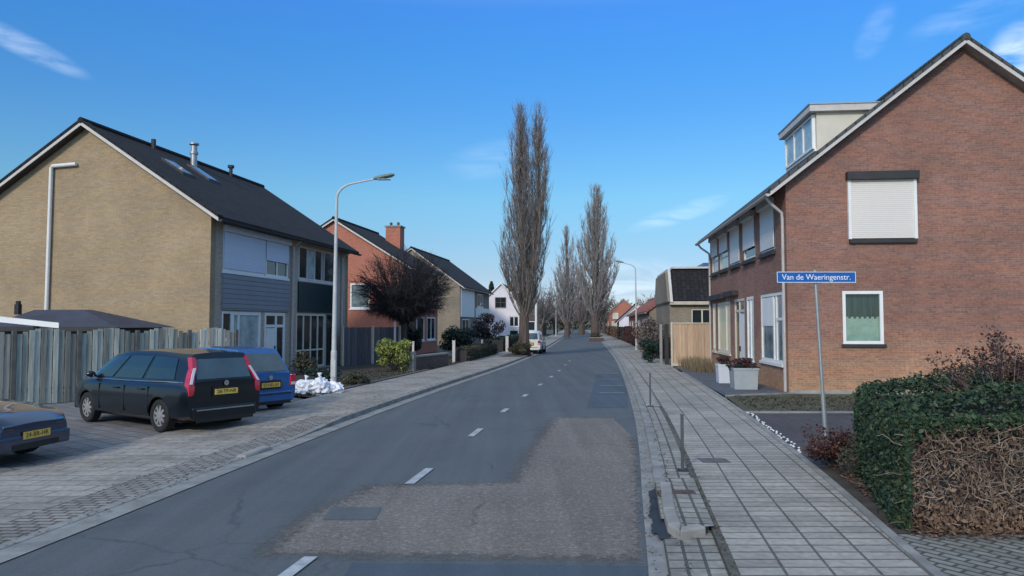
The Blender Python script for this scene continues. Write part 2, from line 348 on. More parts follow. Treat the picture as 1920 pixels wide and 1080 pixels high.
# ------------------------------------------------------------------ mesh building
class MB:
    def __init__(s): s.v = []; s.f = []; s.uv = None

    def quad(s, *pts):
        i = len(s.v); s.v += [tuple(p) for p in pts]; s.f.append(tuple(range(i, i + len(pts))))

    def hexa(s, p):      # p: 8 points, bottom 0-3 ccw, top 4-7
        i = len(s.v); s.v += [tuple(q) for q in p]
        for f in ((3, 2, 1, 0), (4, 5, 6, 7), (0, 1, 5, 4), (1, 2, 6, 5), (2, 3, 7, 6), (3, 0, 4, 7)):
            s.f.append(tuple(i + k for k in f))

    def box(s, x0, x1, y0, y1, z0, z1):
        s.hexa([(x0, y0, z0), (x1, y0, z0), (x1, y1, z0), (x0, y1, z0), (x0, y0, z1), (x1, y0, z1), (x1, y1, z1), (x0, y1, z1)])

    def tube(s, pts, rad, n=8, cap=True):
        pts = [Vector(p) for p in pts]; k = len(pts)
        if not hasattr(rad, '__len__'): rad = [rad] * k
        base = len(s.v); prev = None
        for i, p in enumerate(pts):
            t = (pts[min(i + 1, k - 1)] - pts[max(i - 1, 0)])
            t = t.normalized() if t.length > 1e-9 else Vector((0, 0, 1))
            if prev is None:
                a = t.cross(Vector((0, 0, 1))) if abs(t.z) < .9 else t.cross(Vector((1, 0, 0)))
            else: a = prev - t * prev.dot(t)
            a = a.normalized() if a.length > 1e-6 else t.orthogonal().normalized()
            prev = a; b = t.cross(a)
            for j in range(n):
                an = 2 * math.pi * j / n
                s.v.append(tuple(p + (a * math.cos(an) + b * math.sin(an)) * rad[i]))
        for i in range(k - 1):
            for j in range(n):
                a0 = base + i * n + j; a1 = base + i * n + (j + 1) % n
                s.f.append((a0, a1, a1 + n, a0 + n))
        if cap:
            s.f.append(tuple(base + j for j in reversed(range(n)))); s.f.append(tuple(base + (k - 1) * n + j for j in range(n)))

    def prism(s, poly, axis_vec):      # poly: 3D points in one plane
        n = len(poly); i = len(s.v); a = Vector(axis_vec)
        s.v += [tuple(p) for p in poly] + [tuple(Vector(p) + a) for p in poly]
        s.f.append(tuple(i + k for k in reversed(range(n)))); s.f.append(tuple(i + n + k for k in range(n)))
        for k in range(n):
            k2 = (k + 1) % n; s.f.append((i + k, i + k2, i + n + k2, i + n + k))

    def blob(s, c, r, seed=0, amt=.2, sub=2, freq=1.5):
        bm = bmesh.new(); bmesh.ops.create_icosphere(bm, subdivisions=sub, radius=1.0)
        i = len(s.v); rr = r if hasattr(r, '__len__') else (r, r, r)
        for v in bm.verts:
            d = 1 + amt * noise.noise(v.co * freq + Vector((seed * 7.3, seed, 0)))
            s.v.append((c[0] + v.co.x * rr[0] * d, c[1] + v.co.y * rr[1] * d, c[2] + v.co.z * rr[2] * d))
        bm.verts.ensure_lookup_table()
        for f in bm.faces: s.f.append(tuple(i + v.index for v in f.verts))
        bm.free()

    def build(s, name, mat, parent=None, smooth=False, bevel=0, fixn=True):
        me = bpy.data.meshes.new(name); me.from_pydata(s.v, [], s.f); me.update()
        if s.uv is not None:
            ul = me.uv_layers.new(name='UVMap')
            for lp in me.loops: ul.data[lp.index].uv = s.uv[lp.vertex_index]
        if fixn and len(s.f) < 6000:
            bm = bmesh.new(); bm.from_mesh(me); bmesh.ops.recalc_face_normals(bm, faces=bm.faces); bm.to_mesh(me); bm.free()
        o = bpy.data.objects.new(name, me); SC.collection.objects.link(o)
        me.materials.append(M[mat] if isinstance(mat, str) else mat)
        if smooth:
            for p in me.polygons: p.use_smooth = True
            me.set_sharp_from_angle(angle=R(35))
        if bevel:
            b = o.modifiers.new('bevel', 'BEVEL'); b.width = bevel; b.segments = 2; b.limit_method = 'ANGLE'
        if parent: o.parent = parent
        return o


def tag(o, label=None, cat=None, group=None, kind=None):
    if label: o['label'] = label
    if cat: o['category'] = cat
    if group: o['group'] = group
    if kind: o['kind'] = kind
    return o


def thing(name, label, cat, loc=(0, 0, 0), rz=0, group=None):
    o = bpy.data.objects.new(name, None); SC.collection.objects.link(o)
    o.empty_display_size = .3
    o.location = loc; o.rotation_euler = (0, 0, rz)
    return tag(o, label, cat, group)


def copy_tree(o, parent=None):
    c = o.copy(); SC.collection.objects.link(c); c.parent = parent
    for ch in list(o.children): copy_tree(ch, c)
    return c


def interp(pts):
    xs = np.array([p[0] for p in pts], float); ys = np.array([p[1] for p in pts], float)
    m = np.gradient(ys, xs)

    def f(x):
        i = int(np.clip(np.searchsorted(xs, x) - 1, 0, len(xs) - 2)); h = xs[i + 1] - xs[i]; t = (x - xs[i]) / h
        return float((2 * t**3 - 3 * t**2 + 1) * ys[i] + (t**3 - 2 * t**2 + t) * h * m[i] + (-2 * t**3 + 3 * t**2) * ys[i + 1] + (t**3 - t**2) * h * m[i + 1])
    return f


XR = interp([(-12, -1.8), (0, .15), (6, 1.11), (8.5, 1.5), (11.1, 1.92), (14.6, 2.45), (21.2, 3.34), (34, 4.93), (66, 8.34), (126, 13.9), (250, 24.5), (420, 38)])
XL = interp([(-12, -6.8), (0, -5.2), (6, -4.32), (10.8, -3.75), (16.5, -3.02), (20.85, -2.4), (36.2, 0.0), (46.4, 1.33), (75, 4.33), (126, 9.1), (250, 20.0), (420, 33)])


def strip(name, fl, fr_, y0, y1, mat, z=0.0, step=None, kind='structure', skirt=0.0, thick=0.0):
    """a ribbon that follows the street: fl, fr_ give x at distance y; z may vary with y; skirt = drop of its two sides"""
    fz = z if callable(z) else (lambda y: z)
    ys = []; y = y0
    while y < y1: ys.append(y); y += step or max(.8, .06 * abs(y))
    ys.append(y1)
    mb = MB(); mb.uv = []; arc = 0; pl = None
    rows = []
    for y in ys:
        a = fl(y) if callable(fl) else fl; b = fr_(y) if callable(fr_) else fr_
        if pl is not None: arc += math.hypot(a - pl[0], y - pl[1])
        pl = (a, y); zz = fz(y)
        pts = [(a, y, zz), (b, y, zz)]; uv = [(0, arc), (b - a, arc)]
        if skirt: pts = [(a, y, zz - skirt)] + pts + [(b, y, zz - skirt)]; uv = [(-skirt, arc)] + uv + [(b - a + skirt, arc)]
        rows.append(len(mb.v)); mb.v += pts; mb.uv += uv
    n = 4 if skirt else 2
    for i in range(len(rows) - 1):
        for j in range(n - 1):
            a = rows[i] + j; b = rows[i + 1] + j; mb.f.append((a, a + 1, b + 1, b))
    if skirt:
        mb.f.append(tuple(rows[0] + j for j in range(n))); mb.f.append(tuple(rows[-1] + j for j in reversed(range(n))))
    o = mb.build(name, mat, fixn=False)
    if kind: o['kind'] = kind
    return o


def patch(name, poly, mat, z, rot=8.0, kind='structure'):
    c, s = math.cos(R(rot)), math.sin(R(rot)); mb = MB(); mb.uv = []
    for p in poly: mb.v.append((p[0], p[1], z)); mb.uv.append((p[0] * c - p[1] * s, p[0] * s + p[1] * c))
    mb.f.append(tuple(range(len(poly))))
    o = mb.build(name, mat, fixn=False)
    if o.data.polygons[0].normal.z < 0: o.data.flip_normals()
    if kind: o['kind'] = kind
    return o


def off(f, d): return lambda y: f(y) + d


def ragged(poly, step=.05, amp=.06):
    rr = random.Random(8); out = []
    for a, b in zip(poly, poly[1:] + poly[:1]):
        n = max(1, int(math.hypot(b[0] - a[0], b[1] - a[1]) / step))
        for i in range(n):
            q = i / n; x = a[0] + (b[0] - a[0]) * q; y = a[1] + (b[1] - a[1]) * q
            k = amp * noise.noise(Vector((x * 1.6, y * 1.6, 0))) + rr.gauss(0, amp * .35)
            out.append((x + k * .7, y + k))
    return out


# ================================================================== SETTING
mb = MB(); mb.quad((-900, -120, -.03), (900, -120, -.03), (900, 1500, -.03), (-900, 1500, -.03))
tag(mb.build('ground', 'ground'), kind='structure')
strip('road', off(XL, 0), off(XR, 0), -10, 420, 'asphalt', 0.0)
# worn brown surface on the right half and across the road near the camera; new dark strip at the very front
PATCH = [G(490, 1040), G(1214, 1052), G(1211, 960), G(1203, 860), G(1192, 795), G(1170, 783), G(1040, 783), G(1025, 800), G(985, 855), G(960, 905), G(700, 910), G(660, 925), G(560, 975)]
pm = np.array(PATCH); gx = np.arange(pm[:, 0].min() - .5, XR(9) + .6, .07); gy = np.arange(pm[:, 1].min() - .4, pm[:, 1].max() + .5, .10)


def signed(x, y, poly):
    best = 1e9; ins = False
    for (ax, ay), (bx_, by_) in zip(poly, poly[1:] + poly[:1]):
        dx, dy = bx_ - ax, by_ - ay; t = max(0, min(1, ((x - ax) * dx + (y - ay) * dy) / (dx * dx + dy * dy)))
        best = min(best, math.hypot(x - ax - dx * t, y - ay - dy * t))
        if (ay > y) != (by_ > y) and x < (bx_ - ax) * (y - ay) / (by_ - ay) + ax: ins = not ins
    return best if ins else -best


mb = MB(); idx = {}; wear = []
for a_, x in enumerate(gx):
    for b_, y in enumerate(gy):
        d_s = signed(x, y, PATCH)
        if d_s > -.45 and x < XR(y) - .03: idx[a_, b_] = len(mb.v); mb.v.append((x, y, .004)); wear.append(d_s)
for (a_, b_), k in idx.items():
    q = [idx.get((a_ + 1, b_)), idx.get((a_ + 1, b_ + 1)), idx.get((a_, b_ + 1))]
    if None not in q: mb.f.append((k, *q))
pw_ = mb.build('road_patch_worn', 'asphalt_patch', fixn=False); tag(pw_, kind='structure')
at = pw_.data.attributes.new('wear', 'FLOAT', 'POINT'); at.data.foreach_set('value', wear)
mp_ = M['asphalt_patch']; n_, l_ = mp_.node_tree.nodes, mp_.node_tree.links; pb = n_['Principled BSDF']
an_ = n_.new('ShaderNodeAttribute'); an_.attribute_name = 'wear'
f_ = noise_fac(n_, l_, coords(n_), 9, .2, .8, 5, .75); ma = n_.new('ShaderNodeMath'); ma.operation = 'MULTIPLY_ADD'; ma.inputs[1].default_value = .45
l_.new(f_, ma.inputs[0]); l_.new(an_.outputs['Fac'], ma.inputs[2]); mr_ = n_.new('ShaderNodeMapRange'); mr_.inputs[1].default_value = .12; mr_.inputs[2].default_value = .38
l_.new(ma.outputs[0], mr_.inputs[0]); tr_ = n_.new('ShaderNodeBsdfTransparent'); mx_ = n_.new('ShaderNodeMixShader')
l_.new(mr_.outputs[0], mx_.inputs[0]); l_.new(tr_.outputs[0], mx_.inputs[1]); l_.new(pb.outputs[0], mx_.inputs[2])
l_.new(mx_.outputs[0], [x for x in n_ if x.type == 'OUTPUT_MATERIAL'][0].inputs[0])
patch('road_patch_far', [G(1100, 765), G(1178, 765), G(1170, 700), G(1120, 700)], 'asphalt_new', .004)
patch('road_patch_near', [G(660, 1056), G(1214, 1062), G(1230, 1130), G(620, 1130)], 'asphalt_new', .004)
patch('road_seal_patch', [G(622, 952), G(716, 952), G(704, 976), G(604, 976)], 'asphalt', .008)
dash = []
ds = [(2.1, 1.2)] + [(5.62 + 3.62 * k, 1.05 if k < 4 else .8) for k in range(18)]
ds = [(5.3, 1.15), (9.35, 1.0), (13.25, 1.0), (16.85, .75), (20.5, .7), (24.2, .7), (27.9, .7), (31.6, .7), (36, .7), (40, .7)]
cx = interp([(0, -2.65), (6.2, -1.76), (9.85, -1.21), (13.66, -.68), (17.16, -.18), (20.85, .37), (30, 1.75), (45, 3.7), (60, 5.4)])
mb = MB()
for y, ln in ds:
    a, b = cx(y), cx(y + ln)
    mb.quad((a - .06, y, .012), (a + .06, y, .012), (b + .06, y + ln, .012), (b - .06, y + ln, .012))
tag(mb.build('road_marking', 'road_paint', fixn=False), kind='structure')
mb = MB()
for py, x0, x1 in ((701, 1115, 1160), (712, 1120, 1165), (724, 1125, 1168), (738, 1125, 1172)):
    a = G(x0, py); b = G(x1, py); mb.quad((a[0], a[1], .013), (b[0], b[1], .013), (b[0], b[1] + .22, .013), (a[0], a[1] + .22, .013))
tag(mb.build('parking_marking', 'road_paint_faint', fixn=False), kind='structure')

# --- left side of the street
zl = lambda y: .015 + .085 * min(1, max(0, (y - 13.2) / 2.0))
strip('gutter_left', off(XL, -.28), off(XL, .02), -8, 300, 'kerb', .010)
strip('kerb_left', off(XL, -.40), off(XL, -.28), -8, 300, 'kerb', zl, skirt=.11)
strip('setts_left', off(XL, -.95), off(XL, -.40), -8, 15.4, 'setts', lambda y: zl(y) - .004)
strip('pavement_left', off(XL, -2.95), off(XL, -.95), -8, 15.4, 'slabs_left', lambda y: zl(y) - .002)
strip('pavement_left_far', off(XL, -2.6), off(XL, -.40), 15.4, 300, 'slabs_left', lambda y: zl(y) - .002)
patch('parking_area', [(-30, 2), (XL(2) - 2.95, 2), (XL(6) - 2.95, 6), (XL(10) - 2.95, 10), (XL(15.4) - 2.95, 15.4), (XL(19.5) - 2.6, 19.5), (-8.2, 22.6), (-14, 16), (-30, 10)], 'parking', .006, 38)
patch('front_garden_left', [(XL(19.6) - 2.6, 19.6), (XL(28) - 2.6, 28), (XL(44) - 2.6, 44), (-6.5, 45), (-8.0, 36.5), (-10, 24.4), (-8.3, 22.7)], 'soil', .06)
strip('garden_kerb_shade_left', off(XL, -2.80), off(XL, -2.62), 21.5, 31, 'dark_brick', .13, skirt=.12)  # dark colour stands in for the shadow along the low edging
strip('tree_verge_left', off(XL, -1.7), off(XL, -.42), 43.5, 49.5, 'verge', .112)

# --- right side of the street
strip('gutter_right', off(XR, -.02), off(XR, .14), -8, 300, 'kerb', .008)
patch('damp_gutter', ragged([G(1218, 925), G(1232, 920), G(1240, 960), G(1250, 985), G(1262, 1000), G(1258, 1014), G(1238, 1016), G(1222, 1000)], .06, .05), 'puddle', .0305)
zr = lambda y: .03 + .05 * min(1, max(0, (y - 7.1) / .25))
strip('setts_right_near', off(XR, .14), off(XR, .62), -8, 7.55, 'cream_setts', .026)
strip('kerb_right', off(XR, .14), off(XR, .30), 9.2, 300, 'kerb', .06, skirt=.06)
strip('setts_right', off(XR, .30), off(XR, .62), 9.25, 17.6, 'cream_setts', .056)
strip('setts_right_base', off(XR, .14), off(XR, .62), 7.5, 9.4, 'cream_setts', .056)
strip('pavement_right_far', off(XR, .30), off(XR, .68), 17.6, 250, 'slabs', .062)
strip('pavement_joint_right', off(XR, .61), off(XR, .69), -8, 17.6, 'joint_grit', .057)
EDGE = interp([(-8, .4), (0, 2.35), (6, 3.28), (9.6, 3.95), (15.8, 4.95), (34, 7.33), (66, 10.9), (126, 16.6), (300, 31)])
strip('pavement_right', off(XR, .68), EDGE, -8, 250, 'slabs', .060)
strip('pavement_edge_right', EDGE, off(EDGE, .09), -8, 30, 'kerb', .075, skirt=.07)
patch('side_paving', [(EDGE(-2) + .1, -2), (12, -2), (12, 7.0), (EDGE(7) + .1, 7.0)], 'mossy_setts', .045, 55)
patch('driveway', [(EDGE(10.2) + .1, 10.2), (16, 9.2), (16, 16.3), (EDGE(16.2) + .1, 16.3)], 'clinker', .055, 90)
patch('planting_bed', [(EDGE(7) + .1, 7.0), (12, 7.0), (12, 9.25), (EDGE(10.2) + .1, 10.2)], 'soil', .05)
mb = MB(); mb.box(5.0, 15, 16.3, 16.42, 0, .09); tag(mb.build('driveway_kerb', 'kerb'), kind='structure')
patch('grass_strip', [(EDGE(16.5) + .1, 16.42), (15, 16.42), (18, 19.85), (7.9, 20.86), (5.75, 20.0)], 'verge', .062)
patch('front_garden_right', [(5.75, 20.05), (7.75, 20.9), (9.0, 33.5), (EDGE(33.5) + .1, 33.5), (EDGE(26) + .1, 26)], 'garden_slabs', .066)
mb = MB(); mb.hexa([(5.75, 20.0, 0), (7.9, 20.80, 0), (7.9, 20.88, 0), (5.75, 20.08, 0), (5.75, 20.0, .1), (7.9, 20.80, .1), (7.9, 20.88, .1), (5.75, 20.08, .1)])
tag(mb.build('garden_kerb', 'kerb'), kind='structure')
# kerb island nose near the camera: straight stone, rounded nose, slabs behind it
mb = MB()
nose = [G(1237, 905, .1), G(1243, 955, .1), G(1252, 985, .1), G(1275, 998, .1), G(1325, 990, .1)]
outer = [Vector((p[0], p[1], 0)) for p in nose]; inner = []
for i, p in enumerate(outer):
    t = (outer[min(i + 1, 4)] - outer[max(i - 1, 0)]).normalized(); inner.append(p + Vector((-t.y, t.x, 0)) * .13)
for i in range(4):
    a, b, c, d = outer[i], outer[i + 1], inner[i + 1], inner[i]
    mb.hexa([(*a[:2], 0), (*b[:2], 0), (*c[:2], 0), (*d[:2], 0), (*a[:2], .115), (*b[:2], .115), (*c[:2], .12), (*d[:2], .12)])
tag(mb.build('kerb_nose', 'concrete', bevel=.02), kind='structure')
pi = [(p.x, p.y) for p in inner]
patch('kerb_island_slabs', [pi[0], pi[1], pi[2], pi[3], pi[4], (XR(7.2) + .625, 7.2), (XR(9.3) + .625, 9.3), (pi[0][0] - .02, 9.3)], 'cream_setts', .095)
mb = MB(); mb.box(pi[3][0] + .02, XR(7.2) + .60, 7.22, 7.8, 0, .088); tag(mb.build('kerb_island_base', 'kerb'), kind='structure')
patch('kerb_island_corner', [pi[3], (outer[4].x, outer[4].y + .06), (XR(7.1) + .63, 7.1), (XR(7.7) + .63, 7.7), (pi[3][0] + .1, 7.8)], 'cream_setts', .0975)
mb = MB(); a = G(1236, 925, .1); b = G(1292, 913, .1); mb.box(a[0], b[0], a[1], a[1] + .13, .07, .106)
tag(mb.build('drain_grate', 'rust'), 'rusty oblong drain grate set into the kerb island', 'drain')
mb = MB(); a = G(1318, 868, .06); mb.box(a[0], a[0] + .40, a[1], a[1] + .34, .03, .066)
tag(mb.build('utility_cover', 'cover_iron'), 'dark square utility cover sunk in the right pavement slabs', 'cover')
mb = MB(); a = G(448, 868, .1); mb.hexa([(-4.15, 11.15, 0), (-3.96, 11.1, 0), (-3.80, 11.9, 0), (-4.02, 11.95, 0), (-4.12, 11.22, .05), (-3.99, 11.17, .05), (-3.83, 11.85, .075), (-3.99, 11.9, .075)])
tag(mb.build('kerb_stone', 'concrete', bevel=.02), 'loose pale kerb stone lying where the left pavement ramps down to the road', 'kerb stone')
m = MB(); rn = random.Random(9)
for k in range(2600):
    side = rn.random() < .5; y = rn.uniform(5.5, 30)**1.0
    x = (XR(y) + rn.choice((rn.gauss(.02, .05), rn.gauss(.3, .04), rn.gauss(.65, .03)))) if side else (XL(y) + rn.choice((rn.gauss(-.27, .04), rn.gauss(-.42, .05), rn.gauss(-.95, .05))))
    zz = .065 if side else zl(y) + .006; q = rn.uniform(.006, .018); a = rn.uniform(0, 3.1); cx_, sx_ = math.cos(a) * q, math.sin(a) * q
    m.quad((x - cx_, y - sx_, zz), (x + sx_, y - cx_, zz + .003), (x + cx_, y + sx_, zz + .004), (x - sx_, y + cx_, zz))
tag(m.build('gutter_litter', 'litter', fixn=False), kind='stuff')
# white pebbles along the driveway edge
rnd = random.Random(4); mb = MB()
for i in range(46):
    y = 11.2 + i * .11 + rnd.uniform(-.05, .05)
    mb.blob((EDGE(y) + .12 + rnd.uniform(-.04, .06), y, .09), (.022, .03, .015), i, .2, 1)
tag(mb.build('pebble_edging', 'pebble'), kind='stuff')


# ================================================================== BUILDINGS
class Face:
    """a wall plane of a house in its local frame: s runs along the wall, z up, d outward"""
    def __init__(s, o, d, n): s.o = Vector(o); s.d = Vector(d); s.n = Vector(n)

    def p(s, a, z, d=0): v = s.o + s.d * a + s.n * d; return (v.x, v.y, z)

    def box(s, mb, s0, s1, z0, z1, d0, d1):
        mb.hexa([s.p(s0, z0, d0), s.p(s1, z0, d0), s.p(s1, z0, d1), s.p(s0, z0, d1), s.p(s0, z1, d0), s.p(s1, z1, d0), s.p(s1, z1, d1), s.p(s0, z1, d1)])


def wall_face(mb, face, s0, s1, z0, z1, openings, th=.3):
    S = sorted({s0, s1, *[o[0] for o in openings], *[o[1] for o in openings]})
    for a, b in zip(S, S[1:]):
        zs = sorted([(o[2], o[3]) for o in openings if o[0] <= a + 1e-6 and o[1] >= b - 1e-6]); z = z0
        for o0, o1 in zs:
            if o0 > z + 1e-6: face.box(mb, a, b, z, o0, -th, 0)
            z = o1
        if z < z1 - 1e-6: face.box(mb, a, b, z, z1, -th, 0)


def window(parent, face, s0, s1, z0, z1, mull=(), trans=(), frame='white_paint', glass='glass_dark', fw=.07, sill='white_paint', d=-.10, name='window', label=None):
    m = MB(); D0, D1 = d - .05, d + .05
    face.box(m, s0, s1, z0, z0 + fw, D0, D1); face.box(m, s0, s1, z1 - fw, z1, D0, D1)
    face.box(m, s0, s0 + fw, z0 + fw, z1 - fw, D0, D1); face.box(m, s1 - fw, s1, z0 + fw, z1 - fw, D0, D1)
    for q in mull:
        w = s0 + (s1 - s0) * q; face.box(m, w - fw * .5, w + fw * .5, z0 + fw, z1 - fw, D0, D1 - .004)
    for q in trans:
        lo, hi, zq = (q if hasattr(q, '__len__') else (0, 1, q)); zc = z0 + (z1 - z0) * zq
        face.box(m, s0 + fw + (s1 - s0) * lo * .98, s1 - fw - (s1 - s0) * (1 - hi) * .98, zc - fw * .45, zc + fw * .45, D0, D1 - .008)
    o = m.build(name, frame, parent)
    m = MB(); face.box(m, s0 + fw * .4, s1 - fw * .4, z0 + fw * .4, z1 - fw * .4, d - .012, d + .012); m.build('pane', glass, o)
    if sill:
        m = MB(); face.box(m, s0 - .05, s1 + .05, z0 - .09, z0 - .003, -.12, .06); m.build('sill', sill, o)
    if label: o['label'] = label
    return o


def gable_roof(parent, W_, L_, ze, zr_, xr_, sgn, mat, ov_eave=.45, ov_g=.30, th=.16, board='white_board', gut='grey_pvc'):
    """ridge runs along local y. Road side eave at x=0, house body towards sgn*x; xr_ = ridge distance from x=0"""
    sl_ = (zr_ - ze) / xr_
    for side in (0, 1):
        if side == 0: xa, za, xb, zb = -ov_eave, ze - sl_ * ov_eave, xr_, zr_
        else: xa, za, xb, zb = W_ + ov_eave, zr_ - (zr_ - ze) / (W_ - xr_) * (W_ - xr_ + ov_eave), xr_, zr_
        poly = [(sgn * xa, -ov_g, za), (sgn * xb, -ov_g, zb), (sgn * xb, -ov_g, zb + th), (sgn * xa, -ov_g, za + th)]
        m = MB(); m.prism(poly, (0, L_ + 2 * ov_g, 0)); m.build('roof', mat, parent)
        if board:
            k = Vector((sgn * (xb - xa), 0, zb - za)).normalized(); m = MB()
            bh = .125
            bp = [(sgn * (xa + .0), -ov_g - .03, za + .10), (sgn * xb, -ov_g - .03, zb + .10), (sgn * xb, -ov_g - .03, zb + .10 - bh), (sgn * xa, -ov_g - .03, za + .10 - bh)]
            m.prism(bp, (0, .028, 0)); m.build('bargeboard', board, parent)
            m = MB(); sp_ = [(sgn * xa, -ov_g + .004, za - .004), (sgn * xb, -ov_g + .004, zb - .004), (sgn * xb, -ov_g + .004, zb - .03), (sgn * xa, -ov_g + .004, za - .03)]
            m.prism(sp_, (0, ov_g - .008, 0)); m.build('soffit', 'dark_board' if side == 0 or sgn < 0 else 'concrete', parent)  # shade under the verge put into the soffit colour, one slope paler
            # dark tile edge above the board
            m = MB(); ep = [(sgn * xa, -ov_g - .06, za + .105), (sgn * xb, -ov_g - .06, zb + .105), (sgn * xb, -ov_g - .06, zb + th + .05), (sgn * xa, -ov_g - .06, za + th + .05)]
            m.prism(ep, (0, .30, 0)); m.build('verge_tiles', mat, parent)
    m = MB(); m.tube([(sgn * xr_, -ov_g - .05, zr_ + th + .0), (sgn * xr_, L_ + ov_g, zr_ + th + .0)], .11, 8); m.build('ridge_tiles', mat, parent)
    if gut:
        m = MB(); xg = -ov_eave - .06; zg = ze - sl_ * ov_eave
        pts = []
        for k in range(7):
            a = math.pi + math.pi * k / 6; pts.append((sgn * (xg + .075 * math.cos(a)), -ov_g, zg + .03 + .08 * math.sin(a)))
        m.prism(pts, (0, L_ + 2 * ov_g, 0)); m.build('gutter', gut, parent)


def gable_walls(mb, W_, L_, ze, zr_, xr_, sgn, op_front=(), op_road=(), th=.3):
    ft = Face((0, 0, 0), (sgn, 0, 0), (0, -1, 0)); wall_face(mb, ft, 0, W_, 0, ze, list(op_front), th)
    mb.prism([(0, 0, ze), (sgn * xr_, 0, zr_), (sgn * W_, 0, ze)], (0, th, 0))
    mb.prism([(0, L_, ze), (sgn * xr_, L_, zr_), (sgn * W_, L_, ze)], (0, -th, 0))
    mb.box(min(0, sgn * W_), max(0, sgn * W_), L_ - th, L_, 0, ze)
    rd = Face((0, 0, 0), (0, 1, 0), (-sgn, 0, 0)); wall_face(mb, rd, th, L_ - th, 0, ze, list(op_road), th)
    xa, xb = sgn * (W_ - th), sgn * W_; mb.box(min(xa, xb), max(xa, xb), th, L_ - th, 0, ze)
    return ft, rd


# ---------------- right brick house
hr = thing('brick_house', 'red brick end house on the right with shuttered gable window and cream dormer', 'house', (7.77, 20.85, 0), R(-5.5))
WR_, LR_, ZE, ZR, XRD = 9.64, 12.6, 6.02, 9.78, 4.82
up = [(1.25, 3.0), (3.8, 5.6), (6.2, 7.95), (8.45, 10.25), (10.65, 12.15)]
lowr = [(.55, 3.2, .85, 2.95), (4.2, 5.25, .75, 2.95), (5.6, 7.4, .1, 2.95), (8.2, 10.9, .85, 2.9), (11.4, 12.1, .85, 2.9)]
mb = MB()
ft, rd = gable_walls(mb, WR_, LR_, ZE, ZR, XRD, 1, [(1.49, 2.58, 1.45, 2.93)], [(a, b, 4.25, 5.7) for a, b in up] + lowr)
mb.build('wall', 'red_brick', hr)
gable_roof(hr, WR_, LR_, ZE, ZR, XRD, 1, 'roof_grey', .5, .32, .15)
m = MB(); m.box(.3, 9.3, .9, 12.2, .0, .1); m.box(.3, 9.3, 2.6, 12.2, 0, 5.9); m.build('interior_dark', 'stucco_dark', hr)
for i, (a, b) in enumerate(up):
    o = window(hr, rd, a, b, 4.25, 5.7, (), (.35,) if i in (3, 4) else (), 'cream_paint' if i > 2 else 'white_paint', 'glass_pale' if i > 2 else 'glass_dark', .07, 'dark_board', d=-.06)
    m = MB(); zlo = [4.33, 4.62, 4.33, 4.95, 4.95][i]; rd.box(m, a + .05, b - .05, zlo, 5.62, .015, .045); rd.box(m, a + .02, b - .02, 5.62, 5.84, .004, .16); m.build('roller_shutter', 'shutter', o)
    m = MB(); rd.box(m, a - .06, b + .06, 4.10, 4.16, .02, .12); m.build('sill_ledge', 'dark_board', o)
window(hr, rd, .55, 3.2, .85, 2.95, (.3, .42), ((0, .3, .62),), 'white_paint', 'glass_grey', .09, 'white_paint', d=-.06)
m = MB(); rd.box(m, 1.75, 3.08, 1.95, 2.83, -.035, -.02); m.build('window_blind', 'white_paint', hr)
window(hr, rd, 4.2, 5.25, .75, 2.95, (.5,), (), 'white_paint', 'glass_pale', .1, 'white_paint', d=-.05)
window(hr, rd, 8.2, 10.9, .85, 2.9, (.35,), (), 'cream_paint', 'glass_cream', .1, 'cream_paint', d=-.05)
window(hr, rd, 11.4, 12.1, .85, 2.9, (), (), 'cream_paint', 'glass_cream', .1, 'cream_paint', d=-.05)
dr = window(hr, rd, 5.6, 7.4, .1, 2.95, (.55,), ((0, 1, .84),), 'cream_paint', 'glass_dark', .1, None, d=-.06, name='door')
m = MB(); rd.box(m, 5.7, 6.55, .2, 2.38, -.09, -.02); m.build('door_leaf', 'white_paint', dr)
m = MB(); rd.box(m, 6.42, 6.46, 1.02, 1.2, -.02, .04); m.build('handle', 'dark_metal', dr)
m = MB(); rd.box(m, 6.6, 8.7, 3.08, 3.26, .0, .22); m.build('awning_case', 'dark_board', hr)
m = MB(); rd.box(m, 9.0, 12.3, 3.05, 3.24, .0, .22); m.build('awning_case', 'dark_board', hr)
# gable window with curtains
o = window(hr, ft, 1.49, 2.58, 1.45, 2.93, (), (), 'white_paint', 'glass_clear', .085, 'dark_board', d=-.05)
m = MB()
for k in range(26):
    x0 = 1.57 + k * .0362; dd = -.16 - .02 * (k % 2); ft.box(m, x0, x0 + .037, 2.18 - (.03 if k % 3 else .07), 2.88, dd - .01, dd)
m.build('curtain', 'curtain_green', o)
m = MB()
for k in range(14):
    x0 = 1.55 + k * .069; ft.box(m, x0, x0 + .07, 1.5, 2.16 + (.05 if k % 2 else .0), -.148, -.140)
m.build('lace_curtain', 'curtain_lace', o)
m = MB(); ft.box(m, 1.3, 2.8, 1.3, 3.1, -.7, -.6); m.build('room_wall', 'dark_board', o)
# gable shutter
m = MB(); ft.box(m, 1.76, 3.44, 4.40, 6.05, .02, .06); sh = m.build('roller_shutter', 'shutter_cream', hr)
for q in (1.68, 3.44):
    m = MB(); ft.box(m, q, q + .08, 4.38, 6.05, .0, .09); m.build('guide_rail', 'white_paint', sh)
m = MB(); ft.box(m, 1.64, 3.56, 6.05, 6.27, .0, .20); m.build('shutter_box', 'dark_board', sh)
m = MB(); ft.box(m, 1.70, 3.50, 4.27, 4.38, -.01, .10); m.build('sill', 'dark_board', sh)
